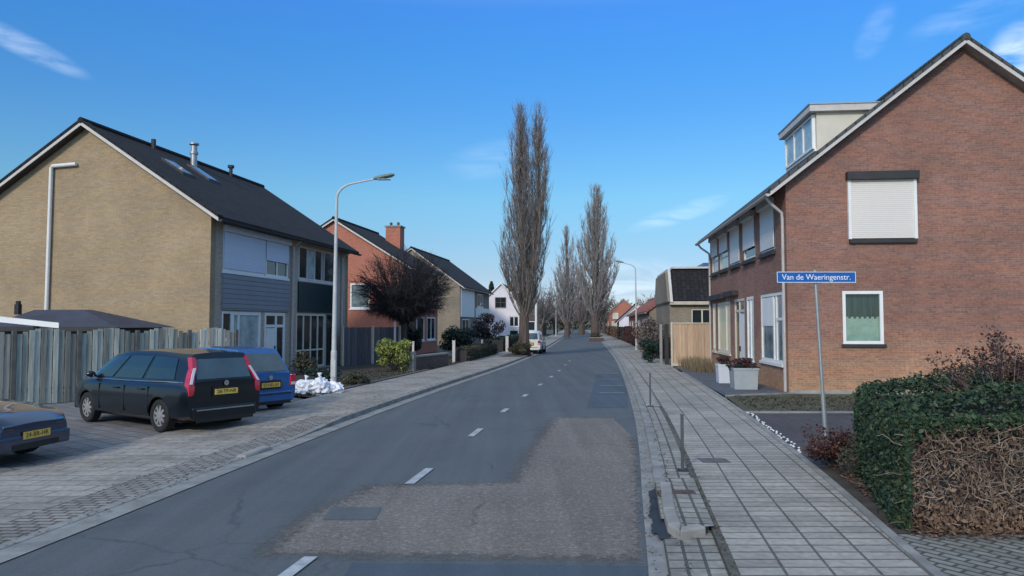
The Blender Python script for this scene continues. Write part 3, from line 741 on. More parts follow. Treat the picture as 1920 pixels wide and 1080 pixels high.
# gutter downpipes
m = MB(); m.tube([(-.55, .02, 5.62), (-.42, .05, 5.45), (-.08, .16, 5.18), (-.06, .16, 5.0), (-.06, .16, .1)], .045, 8); m.build('downpipe', 'grey_pvc', hr, True)
m = MB(); m.tube([(-.55, 12.55, 5.62), (-.42, 12.55, 5.45), (-.08, 12.45, 5.18), (-.06, 12.45, 5.0), (-.06, 12.45, .1)], .045, 8); m.build('downpipe', 'grey_pvc', hr, True)
# dormer
m = MB(); m.prism([(1.55, 2.15, 7.1), (1.55, 2.15, 8.62), (3.4, 2.15, 8.62)], (0, 3.3, 0)); dm = m.build('dormer', 'cream_paint', hr)
m = MB(); m.box(1.3, 3.75, 1.97, 5.65, 8.62, 8.82); m.build('dormer_roof', 'white_board', dm)
m = MB(); m.box(1.27, 3.75, 1.94, 5.68, 8.822, 8.86); m.build('roof_edge', 'steel', dm)
df = Face((1.55, 0, 0), (0, 1, 0), (-1, 0, 0))
window(dm, df, 2.25, 5.4, 7.5, 8.58, (.33, .66), (), 'white_paint', 'glass_pale', .08, 'white_paint', d=.06)
# plinth shadow joint / drip edge along foot of gable
m = MB(); ft.box(m, .05, 9.6, .06, .16, .0, .012); m.build('damp_course', 'concrete', hr)

# ---------------- left yellow house
hl = thing('semi_detached_house', 'long yellow brick house on the left with grey cladding and a dark green panel', 'house', (-10.06, 24.6, 0), R(-9.6))
WL_, LL_, ZEl, ZRl, XRl = 9.5, 11.9, 5.72, 8.85, 4.75
opl = [(.75, 3.62, 3.85, 5.35), (3.70, 5.55, 3.85, 5.35), (.75, 1.4, 1.45, 2.45), (1.4, 3.4, .6, 2.45), (3.7, 5.35, .1, 2.45),
       (6.5, 10.3, 3.9, 5.32), (6.35, 9.2, .12, 2.45), (9.4, 10.3, .12, 2.45)]
mb = MB(); ftl, rdl = gable_walls(mb, WL_, LL_, ZEl, ZRl, XRl, -1, [], [])
# facade rebuilt with openings, same brick with its colour lifted against the shade
mb = MB()
wall_face(mb, ftl, 0, WL_, 0, ZEl, [], .3)
mb.prism([(0, 0, ZEl), (-XRl, 0, ZRl), (-WL_, 0, ZEl)], (0, .3, 0)); mb.prism([(0, LL_, ZEl), (-XRl, LL_, ZRl), (-WL_, LL_, ZEl)], (0, -.3, 0))
mb.box(-WL_, 0, LL_ - .3, LL_, 0, ZEl); mb.box(-WL_, -WL_ + .3, .3, LL_ - .3, 0, ZEl)
mb.build('wall', 'yellow_brick', hl)
mb = MB(); wall_face(mb, rdl, .3, LL_ - .3, 0, ZEl, opl, .3); fw_ = mb.build('facade_wall', 'yellow_brick_lifted', hl)
gable_roof(hl, WL_, LL_, ZEl, ZRl, XRl, -1, 'roof_dark', .45, .3, .15, gut='dark_board')
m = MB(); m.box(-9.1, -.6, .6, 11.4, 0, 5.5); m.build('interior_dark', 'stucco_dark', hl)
a = window(hl, rdl, .75, 3.62, 3.85, 5.35, (), (), 'white_paint', 'glass_dark', .08, 'white_paint', d=-.04)
m = MB(); rdl.box(m, .78, 3.6, 3.93, 5.2, .02, .05); rdl.box(m, .72, 3.64, 5.2, 5.42, .0, .15); m.build('roller_shutter', 'shutter_blue', a)
a = window(hl, rdl, 3.70, 5.55, 3.85, 5.35, (.5,), (), 'white_paint', 'glass_dark', .08, 'white_paint', d=-.04)
m = MB(); rdl.box(m, 3.72, 5.53, 4.45, 5.2, .02, .05); rdl.box(m, 3.66, 5.6, 5.2, 5.42, .0, .15); m.build('roller_shutter', 'shutter_blue', a)
m = MB(); rdl.box(m, .7, 5.6, 2.5, 3.74, .002, .07); m.build('cladding', 'cladding', hl)
m = MB(); rdl.box(m, 6.45, 10.35, 2.52, 3.78, .002, .06); m.build('panel', 'green_panel', hl)
window(hl, rdl, .75, 1.4, 1.45, 2.45, (), (), 'white_paint', 'glass_dark', .08, 'white_paint', d=-.04)
window(hl, rdl, 1.4, 3.4, .6, 2.45, (.22,), (), 'white_paint', 'glass_pale', .12, 'white_paint', d=-.04)
d_ = window(hl, rdl, 3.7, 5.35, .1, 2.45, (.56,), (.78,), 'white_paint', 'glass_dark', .12, None, d=-.04, name='door')
m = MB(); rdl.box(m, 3.85, 4.55, .2, 1.85, -.02, .015); m.build('door_leaf', 'white_paint', d_)
m = MB(); rdl.box(m, 4.46, 4.5, 1.0, 1.16, .015, .06); m.build('handle', 'dark_metal', d_)
window(hl, rdl, 6.5, 10.3, 3.9, 5.32, (.22, .42, .62, .68), (), 'white_board', 'glass_dark', .08, 'white_board', d=-.04)
m = MB(); rdl.box(m, 7.4, 8.05, 3.99, 5.22, -.1, -.02); m.build('window_blind', 'glass_pale', hl)
window(hl, rdl, 6.35, 9.2, .12, 2.45, (.25, .5, .75), (.33,), 'cream_paint', 'glass_dark', .08, None, d=-.04)
window(hl, rdl, 9.4, 10.3, .12, 2.45, (), (.8,), 'dark_board', 'glass_dark', .08, None, d=-.04, name='door')
m = MB(); m.tube([(.5, 5.85, 5.45), (.1, 5.85, 5.2), (.07, 5.85, .1)], .05, 8); m.build('downpipe', 'grey_pvc', hl, True)
m = MB(); m.tube([(.5, 11.0, 5.45), (.1, 11.0, 5.2), (.07, 11.0, .1)], .05, 8); m.build('downpipe', 'grey_pvc', hl, True)
# pale pipe with a bent top on the gable, skylights, flues on the roof
m = MB(); m.tube([(-6.08, -.09, .3), (-6.05, -.09, 7.42), (-6.0, -.09, 7.50), (-5.08, -.09, 7.54)], .065, 10)
m.build('flue_pipe', 'pole_white', hl, True)
slr = (ZRl - ZEl) / XRl
def roofpt(x, y, h=.17): return (-x, y, ZEl + slr * x + h)
for (x, y, w, l_) in ((3.0, 2.2, .9, .75), (3.3, 4.3, 1.0, .8)):
    m = MB(); m.hexa([roofpt(x - w / 2, y, .10), roofpt(x + w / 2, y, .10), roofpt(x + w / 2, y + l_, .10), roofpt(x - w / 2, y + l_, .10), roofpt(x - w / 2, y, .24), roofpt(x + w / 2, y, .24), roofpt(x + w / 2, y + l_, .24), roofpt(x - w / 2, y + l_, .24)])
    sk = m.build('skylight', 'dark_metal', hl)
    m = MB(); m.hexa([roofpt(x - w / 2 + .08, y + .08, .20), roofpt(x + w / 2 - .08, y + .08, .20), roofpt(x + w / 2 - .08, y + l_ - .08, .20), roofpt(x - w / 2 + .08, y + l_ - .08, .20), roofpt(x - w / 2 + .08, y + .08, .25), roofpt(x + w / 2 - .08, y + .08, .25), roofpt(x + w / 2 - .08, y + l_ - .08, .25), roofpt(x - w / 2 + .08, y + l_ - .08, .25)]); m.build('pane', 'glass_grey', sk)
m = MB(); m.tube([(-4.2, 5.4, 8.4), (-4.2, 5.4, 9.45)], .13, 12); m.tube([(-4.2, 5.4, 9.1), (-4.2, 5.4, 9.2)], .17, 12); m.tube([(-4.2, 5.4, 9.5), (-4.2, 5.4, 9.56)], .2, 12); m.build('metal_flue', 'steel', hl, True)
m = MB(); m.tube([(-4.5, 3.2, 8.7), (-4.5, 3.2, 9.2)], .09, 8); m.build('vent_pipe', 'dark_board', hl)
m = MB(); m.tube([(-4.4, 8.6, 8.6), (-4.4, 8.6, 9.2)], .08, 8); m.tube([(-4.4, 8.6, 9.2), (-4.4, 8.6, 9.32)], .15, 8); m.build('vent_pipe', 'dark_board', hl)

# ---------------- further houses on the left
class HouseParts(tuple):
    def __new__(c, *a): return tuple.__new__(c, a)
    def __setitem__(s, k, v): s[0][k] = v
def side_house(name, label, loc, rz, sgn, W_, L_, ze, zr_, wallm, roofm, road=(), front=(), ov=.4, glass='glass_dark', fr_m='white_paint', board='white_board', facade=None):
    h = thing(name, label, 'house', loc, rz)
    mb = MB(); ft_, rd_ = gable_walls(mb, W_, L_, ze, zr_, W_ / 2, sgn, [w[:4] for w in front], [w[:4] for w in road]); mb.build('wall', wallm, h)
    gable_roof(h, W_, L_, ze, zr_, W_ / 2, sgn, roofm, ov, .2, .15, board=board)
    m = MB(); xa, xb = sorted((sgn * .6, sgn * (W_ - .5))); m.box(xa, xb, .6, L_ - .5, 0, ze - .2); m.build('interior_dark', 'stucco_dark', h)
    for w in road: window(h, rd_, *w[:4], w[4] if len(w) > 4 else (), (), fr_m, w[5] if len(w) > 5 else glass, .09, fr_m, d=-.05)
    for w in front: window(h, ft_, *w[:4], w[4] if len(w) > 4 else (), (), fr_m, w[5] if len(w) > 5 else glass, .09, fr_m, d=-.05)
    return HouseParts(h, ft_, rd_)


h2, f2, r2 = side_house('red_gable_house', 'orange red brick gabled house with chimney behind the round bare tree', (-6.75, 46.5, 0), R(-9.2), -1, 9.4, 8.0, 5.75, 8.65, 'orange_brick', 'roof_dark',
                        road=[(1, 4.5, 3.8, 5.2, (.5,)), (1, 4.5, .9, 2.5, (.5,)), (5.2, 7.4, 3.8, 5.2, (.5,)), (5.2, 7.4, .9, 2.5, (.5,))],
                        front=[(2.3, 3.6, 3.0, 4.6, (), 'glass_grey')])
m = MB(); m.box(-3.65, -2.55, 6.9, 7.9, 6.9, 9.12); ch = m.build('chimney', 'orange_brick', h2)
m = MB(); m.box(-3.72, -2.48, 6.83, 7.97, 9.12, 9.22); m.build('chimney_cap', 'concrete', ch)
for k in (-3.4, -2.85):
    m = MB(); m.tube([(k, 7.4, 9.22), (k, 7.4, 9.5)], .1, 8); m.build('chimney_pot', 'rust', ch)
h3, f3, r3 = side_house('tan_gable_house', 'tan brick gabled house with pale facade between the chimney house and the white house', (-4.85, 69, 0), R(-9), -1, 9.4, 14.5, 5.65, 9.1, 'tan_brick', 'roof_dark',
                        road=[(1, 4, 3.8, 5.2, (.5,)), (1, 4, .9, 2.5, (.5,)), (8, 11, 3.8, 5.2, (.5,)), (8, 11, .9, 2.5, (.5,))])
m = MB(); r3.box(m, .2, 6.2, 2.7, 5.4, .003, .08); m.build('facade_panel', 'white_paint', h3)
m = MB(); r3.box(m, 7, 14, 2.7, 3.7, .003, .08); m.build('facade_panel', 'white_paint', h3)
# white house with steep gable
h4 = thing('white_house', 'white rendered house with a steep gable left of the tall poplar', 'house', (-1.35, 92, 0), R(-6))
mb = MB(); ft4 = Face((-2.8, 0, 0), (1, 0, 0), (0, -1, 0))
wall_face(mb, ft4, 0, 5.2, 0, 4.3, [(3.8, 5.0, 1.7, 3.0), (3.8, 5.0, .2, 1.3)], .3)
mb.prism([(-2.8, 0, 4.3), (0, 0, 6.95), (2.4, 0, 4.65), (2.4, 0, 4.3)], (0, .3, 0)); mb.box(2.1, 2.4, .3, 9, 0, 4.6); mb.box(-2.8, -2.5, .3, 9, 0, 4.3); mb.box(-2.8, 2.4, 9, 9.3, 0, 4.3)
mb.build('wall', 'white_wall', h4)
for s in (1, -1):
    m = MB(); m.prism([(s * 2.95, -.2, 4.2), (0, -.2, 7.0), (0, -.2, 7.16), (s * 2.95, -.2, 4.36)], (0, 9.6, 0)); m.build('roof', 'roof_dark', h4)
    m = MB(); m.prism([(s * 2.97, -.24, 4.17), (0, -.24, 7.0), (0, -.24, 7.18), (s * 2.97, -.24, 4.35)], (0, .038, 0)); m.build('bargeboard', 'white_paint', h4)
window(h4, ft4, 3.8, 5.0, 1.7, 3.0, (.5,), (), 'white_paint', 'glass_dark', .1, 'white_paint'); window(h4, ft4, 3.8, 5.0, .2, 1.3, (), (), 'white_paint', 'glass_dark', .1, None)
window(h4, ft4, 2.05, 3.4, 4.05, 5.35, (.5,), (.5,), 'stucco_dark', 'glass_dark', .07, 'white_paint', d=.06)

# ---------------- right, beyond the brick house
h5 = thing('dark_roofed_building', 'low building with a steep dark roof and blue panels behind the new wooden fence', 'building', (9.7, 45.5, 0), R(-6))
mb = MB(); f5 = Face((0, 0, 0), (1, 0, 0), (0, -1, 0)); wall_face(mb, f5, 0, 8, 0, 3.3, [(1.3, 2.6, 1.9, 2.95), (3.4, 4.6, 1.9, 2.95)], .3)
mb.box(0, .3, .3, 9, 0, 3.3); mb.box(7.7, 8, .3, 9, 0, 3.3); mb.box(0, 8, 9, 9.3, 0, 3.3); mb.build('wall', 'tan_brick', h5)
m = MB(); m.prism([(.17, -.3, 3.45), (.17, 1.15, 5.45), (.17, 8.2, 5.45), (.17, 9.5, 3.45)], (8.0, 0, 0)); m.build('roof', 'roof_dark', h5)
m = MB(); m.prism([(.0, -.4, 3.35), (.0, 1.1, 5.5), (.0, 8.3, 5.5), (.0, 9.6, 3.35)], (.16, 0, 0)); m.build('gable_end', 'white_board', h5)
m = MB(); m.prism([(-.13, -.15, 3.4), (-.13, 1.2, 5.3), (-.13, 8.0, 5.3), (-.13, 9.2, 3.4)], (.12, 0, 0)); m.build('gable_cladding', 'tan_brick', h5)
m = MB(); m.box(.3, 8.2, 1.0, 8.3, 5.5, 5.62); m.build('roof_trim', 'white_board', h5)
m = MB(); m.box(2.3, 7.8, 1.6, 6.0, 5.62, 5.9); m.build('roof_panel', 'solar', h5)
m = MB(); m.box(0, 8, -.32, -.02, 3.2, 3.4); m.build('lintel', 'wood_pale', h5)
window(h5, f5, 1.3, 2.6, 1.9, 2.95, (.5,), (), 'cream_paint', 'glass_dark', .08, 'cream_paint'); window(h5, f5, 3.4, 4.6, 1.9, 2.95, (), (), 'cream_paint', 'glass_dark', .08, 'cream_paint')

for k, (lab_, wm) in enumerate((('red roofed terrace house nearest to the dark roofed building', 'tan_brick'), ('middle one of the three red roofed terrace houses on the right', 'orange_brick'), ('farthest of the three red roofed terrace houses on the right', 'orange_brick'))):
    y_ = 59 + 10.4 * k
    side_house('terraced_house', lab_, (.105 * y_ + 4.75, y_, 0), R(-6), 1, 5.0, 10.2, 3.1, 5.0 - .12 * k, wm, 'roof_red', road=[(1, 3, .9, 2.4), (5, 8, .9, 2.4)], ov=.25, board=None)['group'] = 'red roofed terrace houses'
side_house('white_gabled_house', 'small white gabled house with dark roof on the far right', (16.35, 113, 0), R(-6), 1, 5.6, 9, 2.6, 5.1, 'white_wall', 'roof_dark', road=[(1, 3, 1, 2.3), (5, 8, 1, 2.3)])
side_house('small_brick_house', 'small orange brick house with pale windows at the far end on the right', (19.6, 150, 0), R(-6), 1, 6, 12, 4.6, 6.9, 'orange_brick', 'roof_dark', road=[(1, 4, .8, 2.6, (), 'glass_cream'), (6, 9, .8, 2.6, (), 'glass_cream')], front=[(.6, 1.8, .6, 2.6, (), 'glass_cream'), (.8, 1.9, 3.2, 4.3, (), 'glass_cream')])
side_house('far_terrace_house', 'dark brick house at the end of the street on the left', (5.0, 128, 0), R(-6), -1, 9, 16, 4.8, 7.4, 'dark_brick', 'roof_dark', road=[(1, 4, 3, 4.4), (1, 4, .8, 2.4)], front=[(1, 3, .9, 2.5)])

# ---------------- shed and carport behind the left fence
sh = thing('garden_shed', 'low shed with dark hipped felt roof behind the grey fence', 'shed', (-12.9, 21.9, 0), R(-9))
m = MB(); m.box(-2.6, 1.3, 0, 2.2, 0, 1.9); m.build('wall', 'stucco_dark', sh)
m = MB(); m.hexa([(-2.9, -.3, 1.9), (1.6, -.3, 1.9), (1.6, 2.5, 1.9), (-2.9, 2.5, 1.9), (-2.2, .9, 2.45), (-.5, .9, 2.45), (-.5, 1.3, 2.45), (-2.2, 1.3, 2.45)]); m.build('roof', 'shed_roof', sh)
m = MB(); m.box(-2.95, 1.65, -.34, -.3, 1.80, 1.93); m.build('fascia', 'dark_board', sh)
m = MB(); m.tube([(-2.5, .6, 2.3), (-2.5, .6, 2.62)], .1, 8); m.tube([(-2.5, .6, 2.62), (-2.5, .6, 2.72)], .07, 8); m.build('stove_pipe', 'black_plastic', sh)
cp = thing('carport', 'flat carport roof with pale fascia behind the leftmost fence panels', 'carport', (-11.75, 19.2, 0), 0)
m = MB(); m.hexa([(-5, 0, 2.40), (.0, 0, 1.90), (-.7, 1.1, 1.90), (-5, 1.1, 2.40), (-5, 0, 2.54), (.0, 0, 2.04), (-.7, 1.1, 2.04), (-5, 1.1, 2.54)]); m.build('roof', 'white_paint', cp)
for x in (-4.6, -.8):
    m = MB(); m.box(x - .05, x + .05, .3, .4, 0, 1.95); m.build('post', 'fence_post', cp)


# ================================================================== FENCES
def board_fence(name, label, p0, p1, npan, h, mats, arch=.0, gap=.14, post='fence_post', posth=None, zb=.03, bw=.115, capx=True, seed=1):
    p0 = Vector((*p0, 0)); p1 = Vector((*p1, 0)); t = (p1 - p0); Lf = t.length
    f = thing(name, label, 'fence', p0, math.atan2(t.y, t.x)); pw = Lf / npan; rn = random.Random(seed)
    for i in range(npan):
        m = MB(); x = i * pw + .06; n = int((pw - .1) / gap)
        for k in range(n):
            q = k / max(1, n - 1); top = h + arch * (1 - (2 * q - 1)**2) + rn.uniform(-.008, .008); yy = rn.uniform(-.006, .006) + (.02 if k % 2 else 0)
            m.box(x + k * gap, x + k * gap + bw, -.012 + yy, .012 + yy, zb, top)
        m.box(x, x + n * gap - .02, .034, .065, h * .2, h * .2 + .08); m.box(x, x + n * gap - .02, .034, .065, h * .8, h * .8 + .08)
        m.build('panel', mats[i % len(mats)], f)
    for i in range(npan + 1):
        m = MB(); x = i * pw; m.box(x - .045, x + .045, -.045, .045, 0, posth or h + .08); m.build('post', post, f)
    return f


board_fence('board_fence', 'weathered grey board fence with arched panels behind the parked cars', (-13.0, 16.85), (-8.35, 22.45), 5, 1.76, ['fence_pale', 'fence_grey', 'fence_grey', 'fence_grey', 'fence_pale'], arch=.14, gap=.135, bw=.11, seed=3)
board_fence('dark_board_fence', 'dark brown board fence between the left houses and the lime bush', (-7.9, 34.6), (-5.85, 38.6), 2, 1.85, ['fence_dark', 'fence_dark'], gap=.13, bw=.125, post='wood_pale', seed=5)
nf = board_fence('new_board_fence', 'new pale orange wooden fence beside the brick house', (7.62, 35.3), (9.45, 34.3), 1, 2.02, ['fence_new'], gap=.135, bw=.133, post='wood_pale', zb=.12, seed=6)
m = MB(); m.box(.0, 2.05, -.05, .05, .03, .14); m.build('base_rail', 'wood_pale', nf)
m = MB(); m.box(-.02, 2.1, -.05, .05, 2.03, 2.08); m.build('top_rail', 'wood_pale', nf)
m = MB(); m.box(-.06, .06, -.06, .06, 0, 2.0); g = m.build('gate_post', 'concrete', bevel=.01); g.location = (7.35, 36.6, 0); tag(g, 'grey concrete gate post left of the new wooden fence', 'post')
m = MB(); m.box(-.09, .09, -.05, .05, 0, 2.02); g = m.build('gate_post', 'dark_board', bevel=.01); g.location = (7.45, 35.75, 0); tag(g, 'black gate post touching the new wooden fence', 'post')

# low wall and posts of the left gardens
m = MB(); p0 = Vector((-4.15, 30.8, 0)); p1 = Vector((-3.05, 34.6, 0)); t = (p1 - p0).normalized(); nn = Vector((-t.y, t.x, 0)) * .11
wl_ = thing('garden_wall', 'low dark brick garden wall beside the left pavement', 'wall', p0, math.atan2(t.y, t.x))
m = MB(); m.box(0, 3.9, -.11, .11, 0, .62); m.build('brickwork', 'dark_brick', wl_)
m = MB(); m.box(-.03, 3.93, -.14, .14, .62, .69); m.build('coping', 'concrete', wl_)
m = MB(); m.box(-.12, .12, -.13, .13, 0, .86); m.build('pillar', 'concrete', wl_)
for (x, y, h_, w_, lab) in ((-2.95, 37.6, 1.1, .14, 'tall white post at the near end of the low left hedge'), (-1.9, 47.0, .95, .12, 'small pale post among the shrubs near the white house'), (-6.0, 38.0, 2.05, .1, 'thin pale post rising behind the lime bush'), (-4.45, 33.4, 1.15, .09, 'thin pale stake behind the low dark garden wall'), (-.35, 52, 1.1, .2, 'stubby pale post left of the tall poplar trunk')):
    m = MB(); m.box(-w_ / 2, w_ / 2, -w_ / 2, w_ / 2, 0, h_); m.box(-w_ / 2 - .01, w_ / 2 + .01, -w_ / 2 - .01, w_ / 2 + .01, h_, h_ + .03)
    o = m.build('garden_post', 'white_board'); o.location = (x, y, .05); tag(o, lab, 'post')
m = MB(); m.tube([(0, 0, 0), (0, 0, 3.6)], .09, 8); m.tube([(0, 0, 3.6), (0, 0, 3.7)], .11, 8); o = m.build('white_pole', 'white_paint', smooth=True); o.location = (1.95, 60, 0)
tag(o, 'short white pole beyond the white parked car', 'pole')


# ================================================================== STREET FURNITURE
def street_lamp(label, x, y, h, arm, zc, s=1, r=.072, rz=0.0):
    t = thing('street_lamp', label, 'street lamp', (x, y, 0), rz, 'street lamps')
    m = MB(); m.tube([(0, 0, 0), (0, 0, 1.2), (0, 0, 1.22), (.03 * s, 0, zc)], [r * 1.25, r * 1.25, r, r * .62], 12); m.build('pole', 'pole_grey', t, True)
    pts = []; 
    for k in range(9):
        q = k / 8; a = q * R(78); pts.append(((.03 + .62 * (1 - math.cos(a))) * s, 0, zc + (h - .22 - zc) * math.sin(a)))
    lx, lz = pts[-1][0], pts[-1][2]; pts.append((s * (arm - .55), 0, h - .09))
    m = MB(); m.tube(pts, [r * .62 - .002 * k for k in range(10)], 8); m.build('arm', 'pole_grey', t, True)
    m = MB(); x0 = s * (arm - .62)
    secs = []
    for q, w, hh, dz in ((0, .05, .05, 0), (.15, .10, .075, .0), (.5, .13, .085, .02), (.85, .12, .075, .04), (1.0, .06, .04, .055)):
        secs.append([(x0 + s * q * .62, w * math.cos(a), h - .09 + dz + q * .06 + hh * math.sin(a) * (1 if math.sin(a) > 0 else .6)) for a in [2 * math.pi * j / 12 for j in range(12)]])
    b = len(m.v)
    for sc_ in secs: m.v += sc_
    for i in range(4):
        for j in range(12): m.f.append((b + i * 12 + j, b + i * 12 + (j + 1) % 12, b + (i + 1) * 12 + (j + 1) % 12, b + (i + 1) * 12 + j))
    m.f.append(tuple(b + j for j in range(12))); m.f.append(tuple(b + 48 + j for j in range(12)))
    hd = m.build('lamp_head', 'lamp_head', t, True)
    m = MB(); m.box(min(x0 + s * .12, x0 + s * .5), max(x0 + s * .12, x0 + s * .5), -.08, .08, h - .125, h - .10); m.build('diffuser', 'glass_pale', hd)
    m = MB(); m.box(-.07, .07, -r * 1.27 - .004, -r * 1.2, .45, .95); m.build('service_door', 'pole_grey', t)
    return t


street_lamp('tall grey street lamp with curved arm left of the road beside the white bags', -5.28, 22.0, 6.45, 1.75, 5.75)
street_lamp('distant grey street lamp standing beside the right pavement hedge', 9.35, 55.7, 6.75, 1.55, 6.1, -1)
street_lamp('tiny far street lamp on the left beyond the white pole', 7.0, 118, 6.6, 1.5, 6.0)

sg = thing('street_sign', 'blue street name sign on a thin leaning grey post by the driveway', 'sign', (4.92, 11.68, 0))
m = MB(); m.tube([(0, 0, 0), (-.13, 0, 2.86)], .026, 12); m.build('post', 'steel', sg, True)
m = MB(); m.tube([(0, 0, 0), (-.04, 0, .9)], .035, 12); m.build('post_sleeve', 'steel', sg, True)
m = MB(); m.box(-.75, .49, -.06, -.042, 2.655, 2.825); sp = m.build('sign_plate', 'sign_blue', sg, bevel=.004)
m = MB()
for a in ((-.75, .49, 2.655, 2.663), (-.75, .49, 2.817, 2.825), (-.75, -.742, 2.663, 2.817), (.482, .49, 2.663, 2.817)): m.box(a[0], a[1], -.064, -.0605, a[2], a[3])
m.build('border', 'sign_white', sp)
m = MB(); m.box(-.17, -.09, -.041, .035, 2.70, 2.78); m.build('bracket', 'steel', sg)


def text_mesh(name, txt, size, mat, parent, loc, rot=(R(90), 0, 0), width=None, ext=.001):
    cu = bpy.data.curves.new(name, 'FONT'); cu.body = txt; cu.size = size; cu.align_x = 'CENTER'; cu.align_y = 'CENTER'; cu.extrude = ext
    o = bpy.data.objects.new(name, cu); SC.collection.objects.link(o)
    dg = bpy.context.evaluated_depsgraph_get(); me = bpy.data.meshes.new_from_object(o.evaluated_get(dg))
    bpy.data.objects.remove(o); bpy.data.curves.remove(cu)
    me.name = name
    if width:
        xs = [v.co.x for v in me.vertices]; w = max(xs) - min(xs)
        for v in me.vertices: v.co.x *= width / w
    me.materials.clear(); me.materials.append(M[mat])
    ob = bpy.data.objects.new(name, me); SC.collection.objects.link(ob); ob.parent = parent; ob.location = loc; ob.rotation_euler = rot
    return ob


text_mesh('lettering', 'Van de Waeringenstr.', .125, 'sign_white', sp, (-.13, -.063, 2.738), width=1.08)


def kerb_post(label, x, y, h):
    t = thing('kerb_post', label, 'post', (x, y, .058), R(-8), 'slim posts beside the kerb')
    m = MB(); m.box(-.019, .019, -.03, .03, .012, h); m.box(-.023, .023, -.034, .034, h, h + .012); m.build('post', 'post_steel', t, bevel=.004)
    m = MB(); m.box(-.07, .07, -.07, .07, 0, .012)
    for a in (-.05, .05):
        for b in (-.05, .05): m.tube([(a, b, .012), (a, b, .024)], .009, 6)
    m.build('foot_plate', 'dark_metal', t)
kerb_post('near slim dark steel post beside the kerb island', 2.27, 9.95, .73)
kerb_post('far slim dark steel post farther along the right kerb', 3.27, 17.6, .78)


# rubbish bags at the lamp foot
def bag(x, y, r, h, seed, lab, z=0.06):
    t = thing('plastic_bag', lab, 'bag', (x, y, z), seed * 1.1, 'white bags by the street lamp')
    m = MB(); m.blob((0, 0, h * .45), (r, r * .8, h * .55), seed, .45, 4, 3.2); b = m.build('sack', 'bag', t, True)
    m = MB(); m.tube([(0, 0, h * .9), (.02, .01, h * 1.08), (.05, .0, h * 1.28)], [.03, .02, .07], 7); m.build('knot', 'bag', t)
bag(-5.72, 20.6, .34, .40, 1, 'largest white rubbish bag by the lamp, nearest the blue car')
bag(-5.30, 20.55, .30, .46, 2, 'knotted white rubbish bag in the middle of the pile by the lamp')
bag(-4.98, 20.75, .27, .33, 3, 'smaller slumped white bag against the lamp foot')

# planters
def planter(label, x, y, w, h, mat, veg, seed, gname='planters in front of the brick house'):
    t = thing('planter', label, 'planter', (x, y, .066), R(-5), gname)
    m = MB(); q = w / 2; k = .92
    m.hexa([(-q * k, -q * k, 0), (q * k, -q * k, 0), (q * k, q * k, 0), (-q * k, q * k, 0), (-q, -q, h), (q, -q, h), (q, q, h), (-q, q, h)]); m.build('pot', mat, t, bevel=.012)
    m = MB()
    for s_ in ((-q - .015, q + .015, -q - .015, -q + .02), (-q - .015, q + .015, q - .02, q + .015), (-q - .015, -q + .02, -q + .02, q - .02), (q - .02, q + .015, -q + .02, q - .02)): m.box(*s_, h - .035, h + .02)
    m.build('rim', mat, t)
    m = MB(); m.box(-q + .02, q - .02, -q + .02, q - .02, h - .02, h + .005); m.build('soil', 'soil', t)
    return t, h


# ================================================================== VEGETATION
def leaves(mb, n, sampler, size, rn, flat=0.0, aspect=.6):
    for _ in range(n):
        p, nrm = sampler(rn)
        d = Vector((rn.gauss(0, 1), rn.gauss(0, 1), rn.gauss(0, 1))); d = d.normalized() if nrm is None else (d.normalized() * .9 + Vector(nrm)).normalized()
        a = d.orthogonal().normalized(); b = d.cross(a); an = rn.uniform(0, 6.28); a, b = a * math.cos(an) + b * math.sin(an), b * math.cos(an) - a * math.sin(an)
        s = size * rn.uniform(.6, 1.4); p = Vector(p); w = s * aspect
        mb.quad(p - a * s, p - b * w + d * s * .15, p + a * s, p + b * w + d * s * .15)


def clump_sampler(c, r, clumps, rn0, shell=.35):
    cs = []
    for _ in range(clumps):
        d = Vector((rn0.gauss(0, 1), rn0.gauss(0, 1), rn0.gauss(0, 1))).normalized(); k = rn0.uniform(.35, .85)
        cs.append((Vector((c[0] + d.x * r[0] * k, c[1] + d.y * r[1] * k, c[2] + d.z * r[2] * k)), rn0.uniform(.25, .45)))
    def s(rn):
        q, k = rn.choice(cs); d = Vector((rn.gauss(0, 1), rn.gauss(0, 1), rn.gauss(0, 1))).normalized(); e = rn.uniform(shell, 1.0)**.5 * k
        p = q + Vector((d.x * r[0] * e, d.y * r[1] * e, d.z * r[2] * e))
        if p.z < .03: p.z = .03 + abs(rn.gauss(0, .05))
        return p, d
    return s


def bush(name, label, x, y, r, h, n, leaf, size, seed, cat='bush', clumps=16, twig='twig_dark', group=None, z0=.05, inner=.55):
    t = thing(name, label, cat, (x, y, z0), 0, group); rn = random.Random(seed)
    m = MB(); s = clump_sampler((0, 0, h * .52), (r, r, h * .5), clumps, rn); leaves(m, n, s, size, rn)
    m.build('foliage', leaf, t, fixn=False)
    m = MB()
    for k in range(14):
        a = rn.uniform(0, 6.28); e = rn.uniform(.2, .8); m.tube([(0, 0, 0), (math.cos(a) * r * e * .5, math.sin(a) * r * e * .5, h * .4), (math.cos(a) * r * e, math.sin(a) * r * e, h * rn.uniform(.6, .95))], [.02, .012, .004], 4)
    m.build('stems', twig, t, fixn=False)
    return t


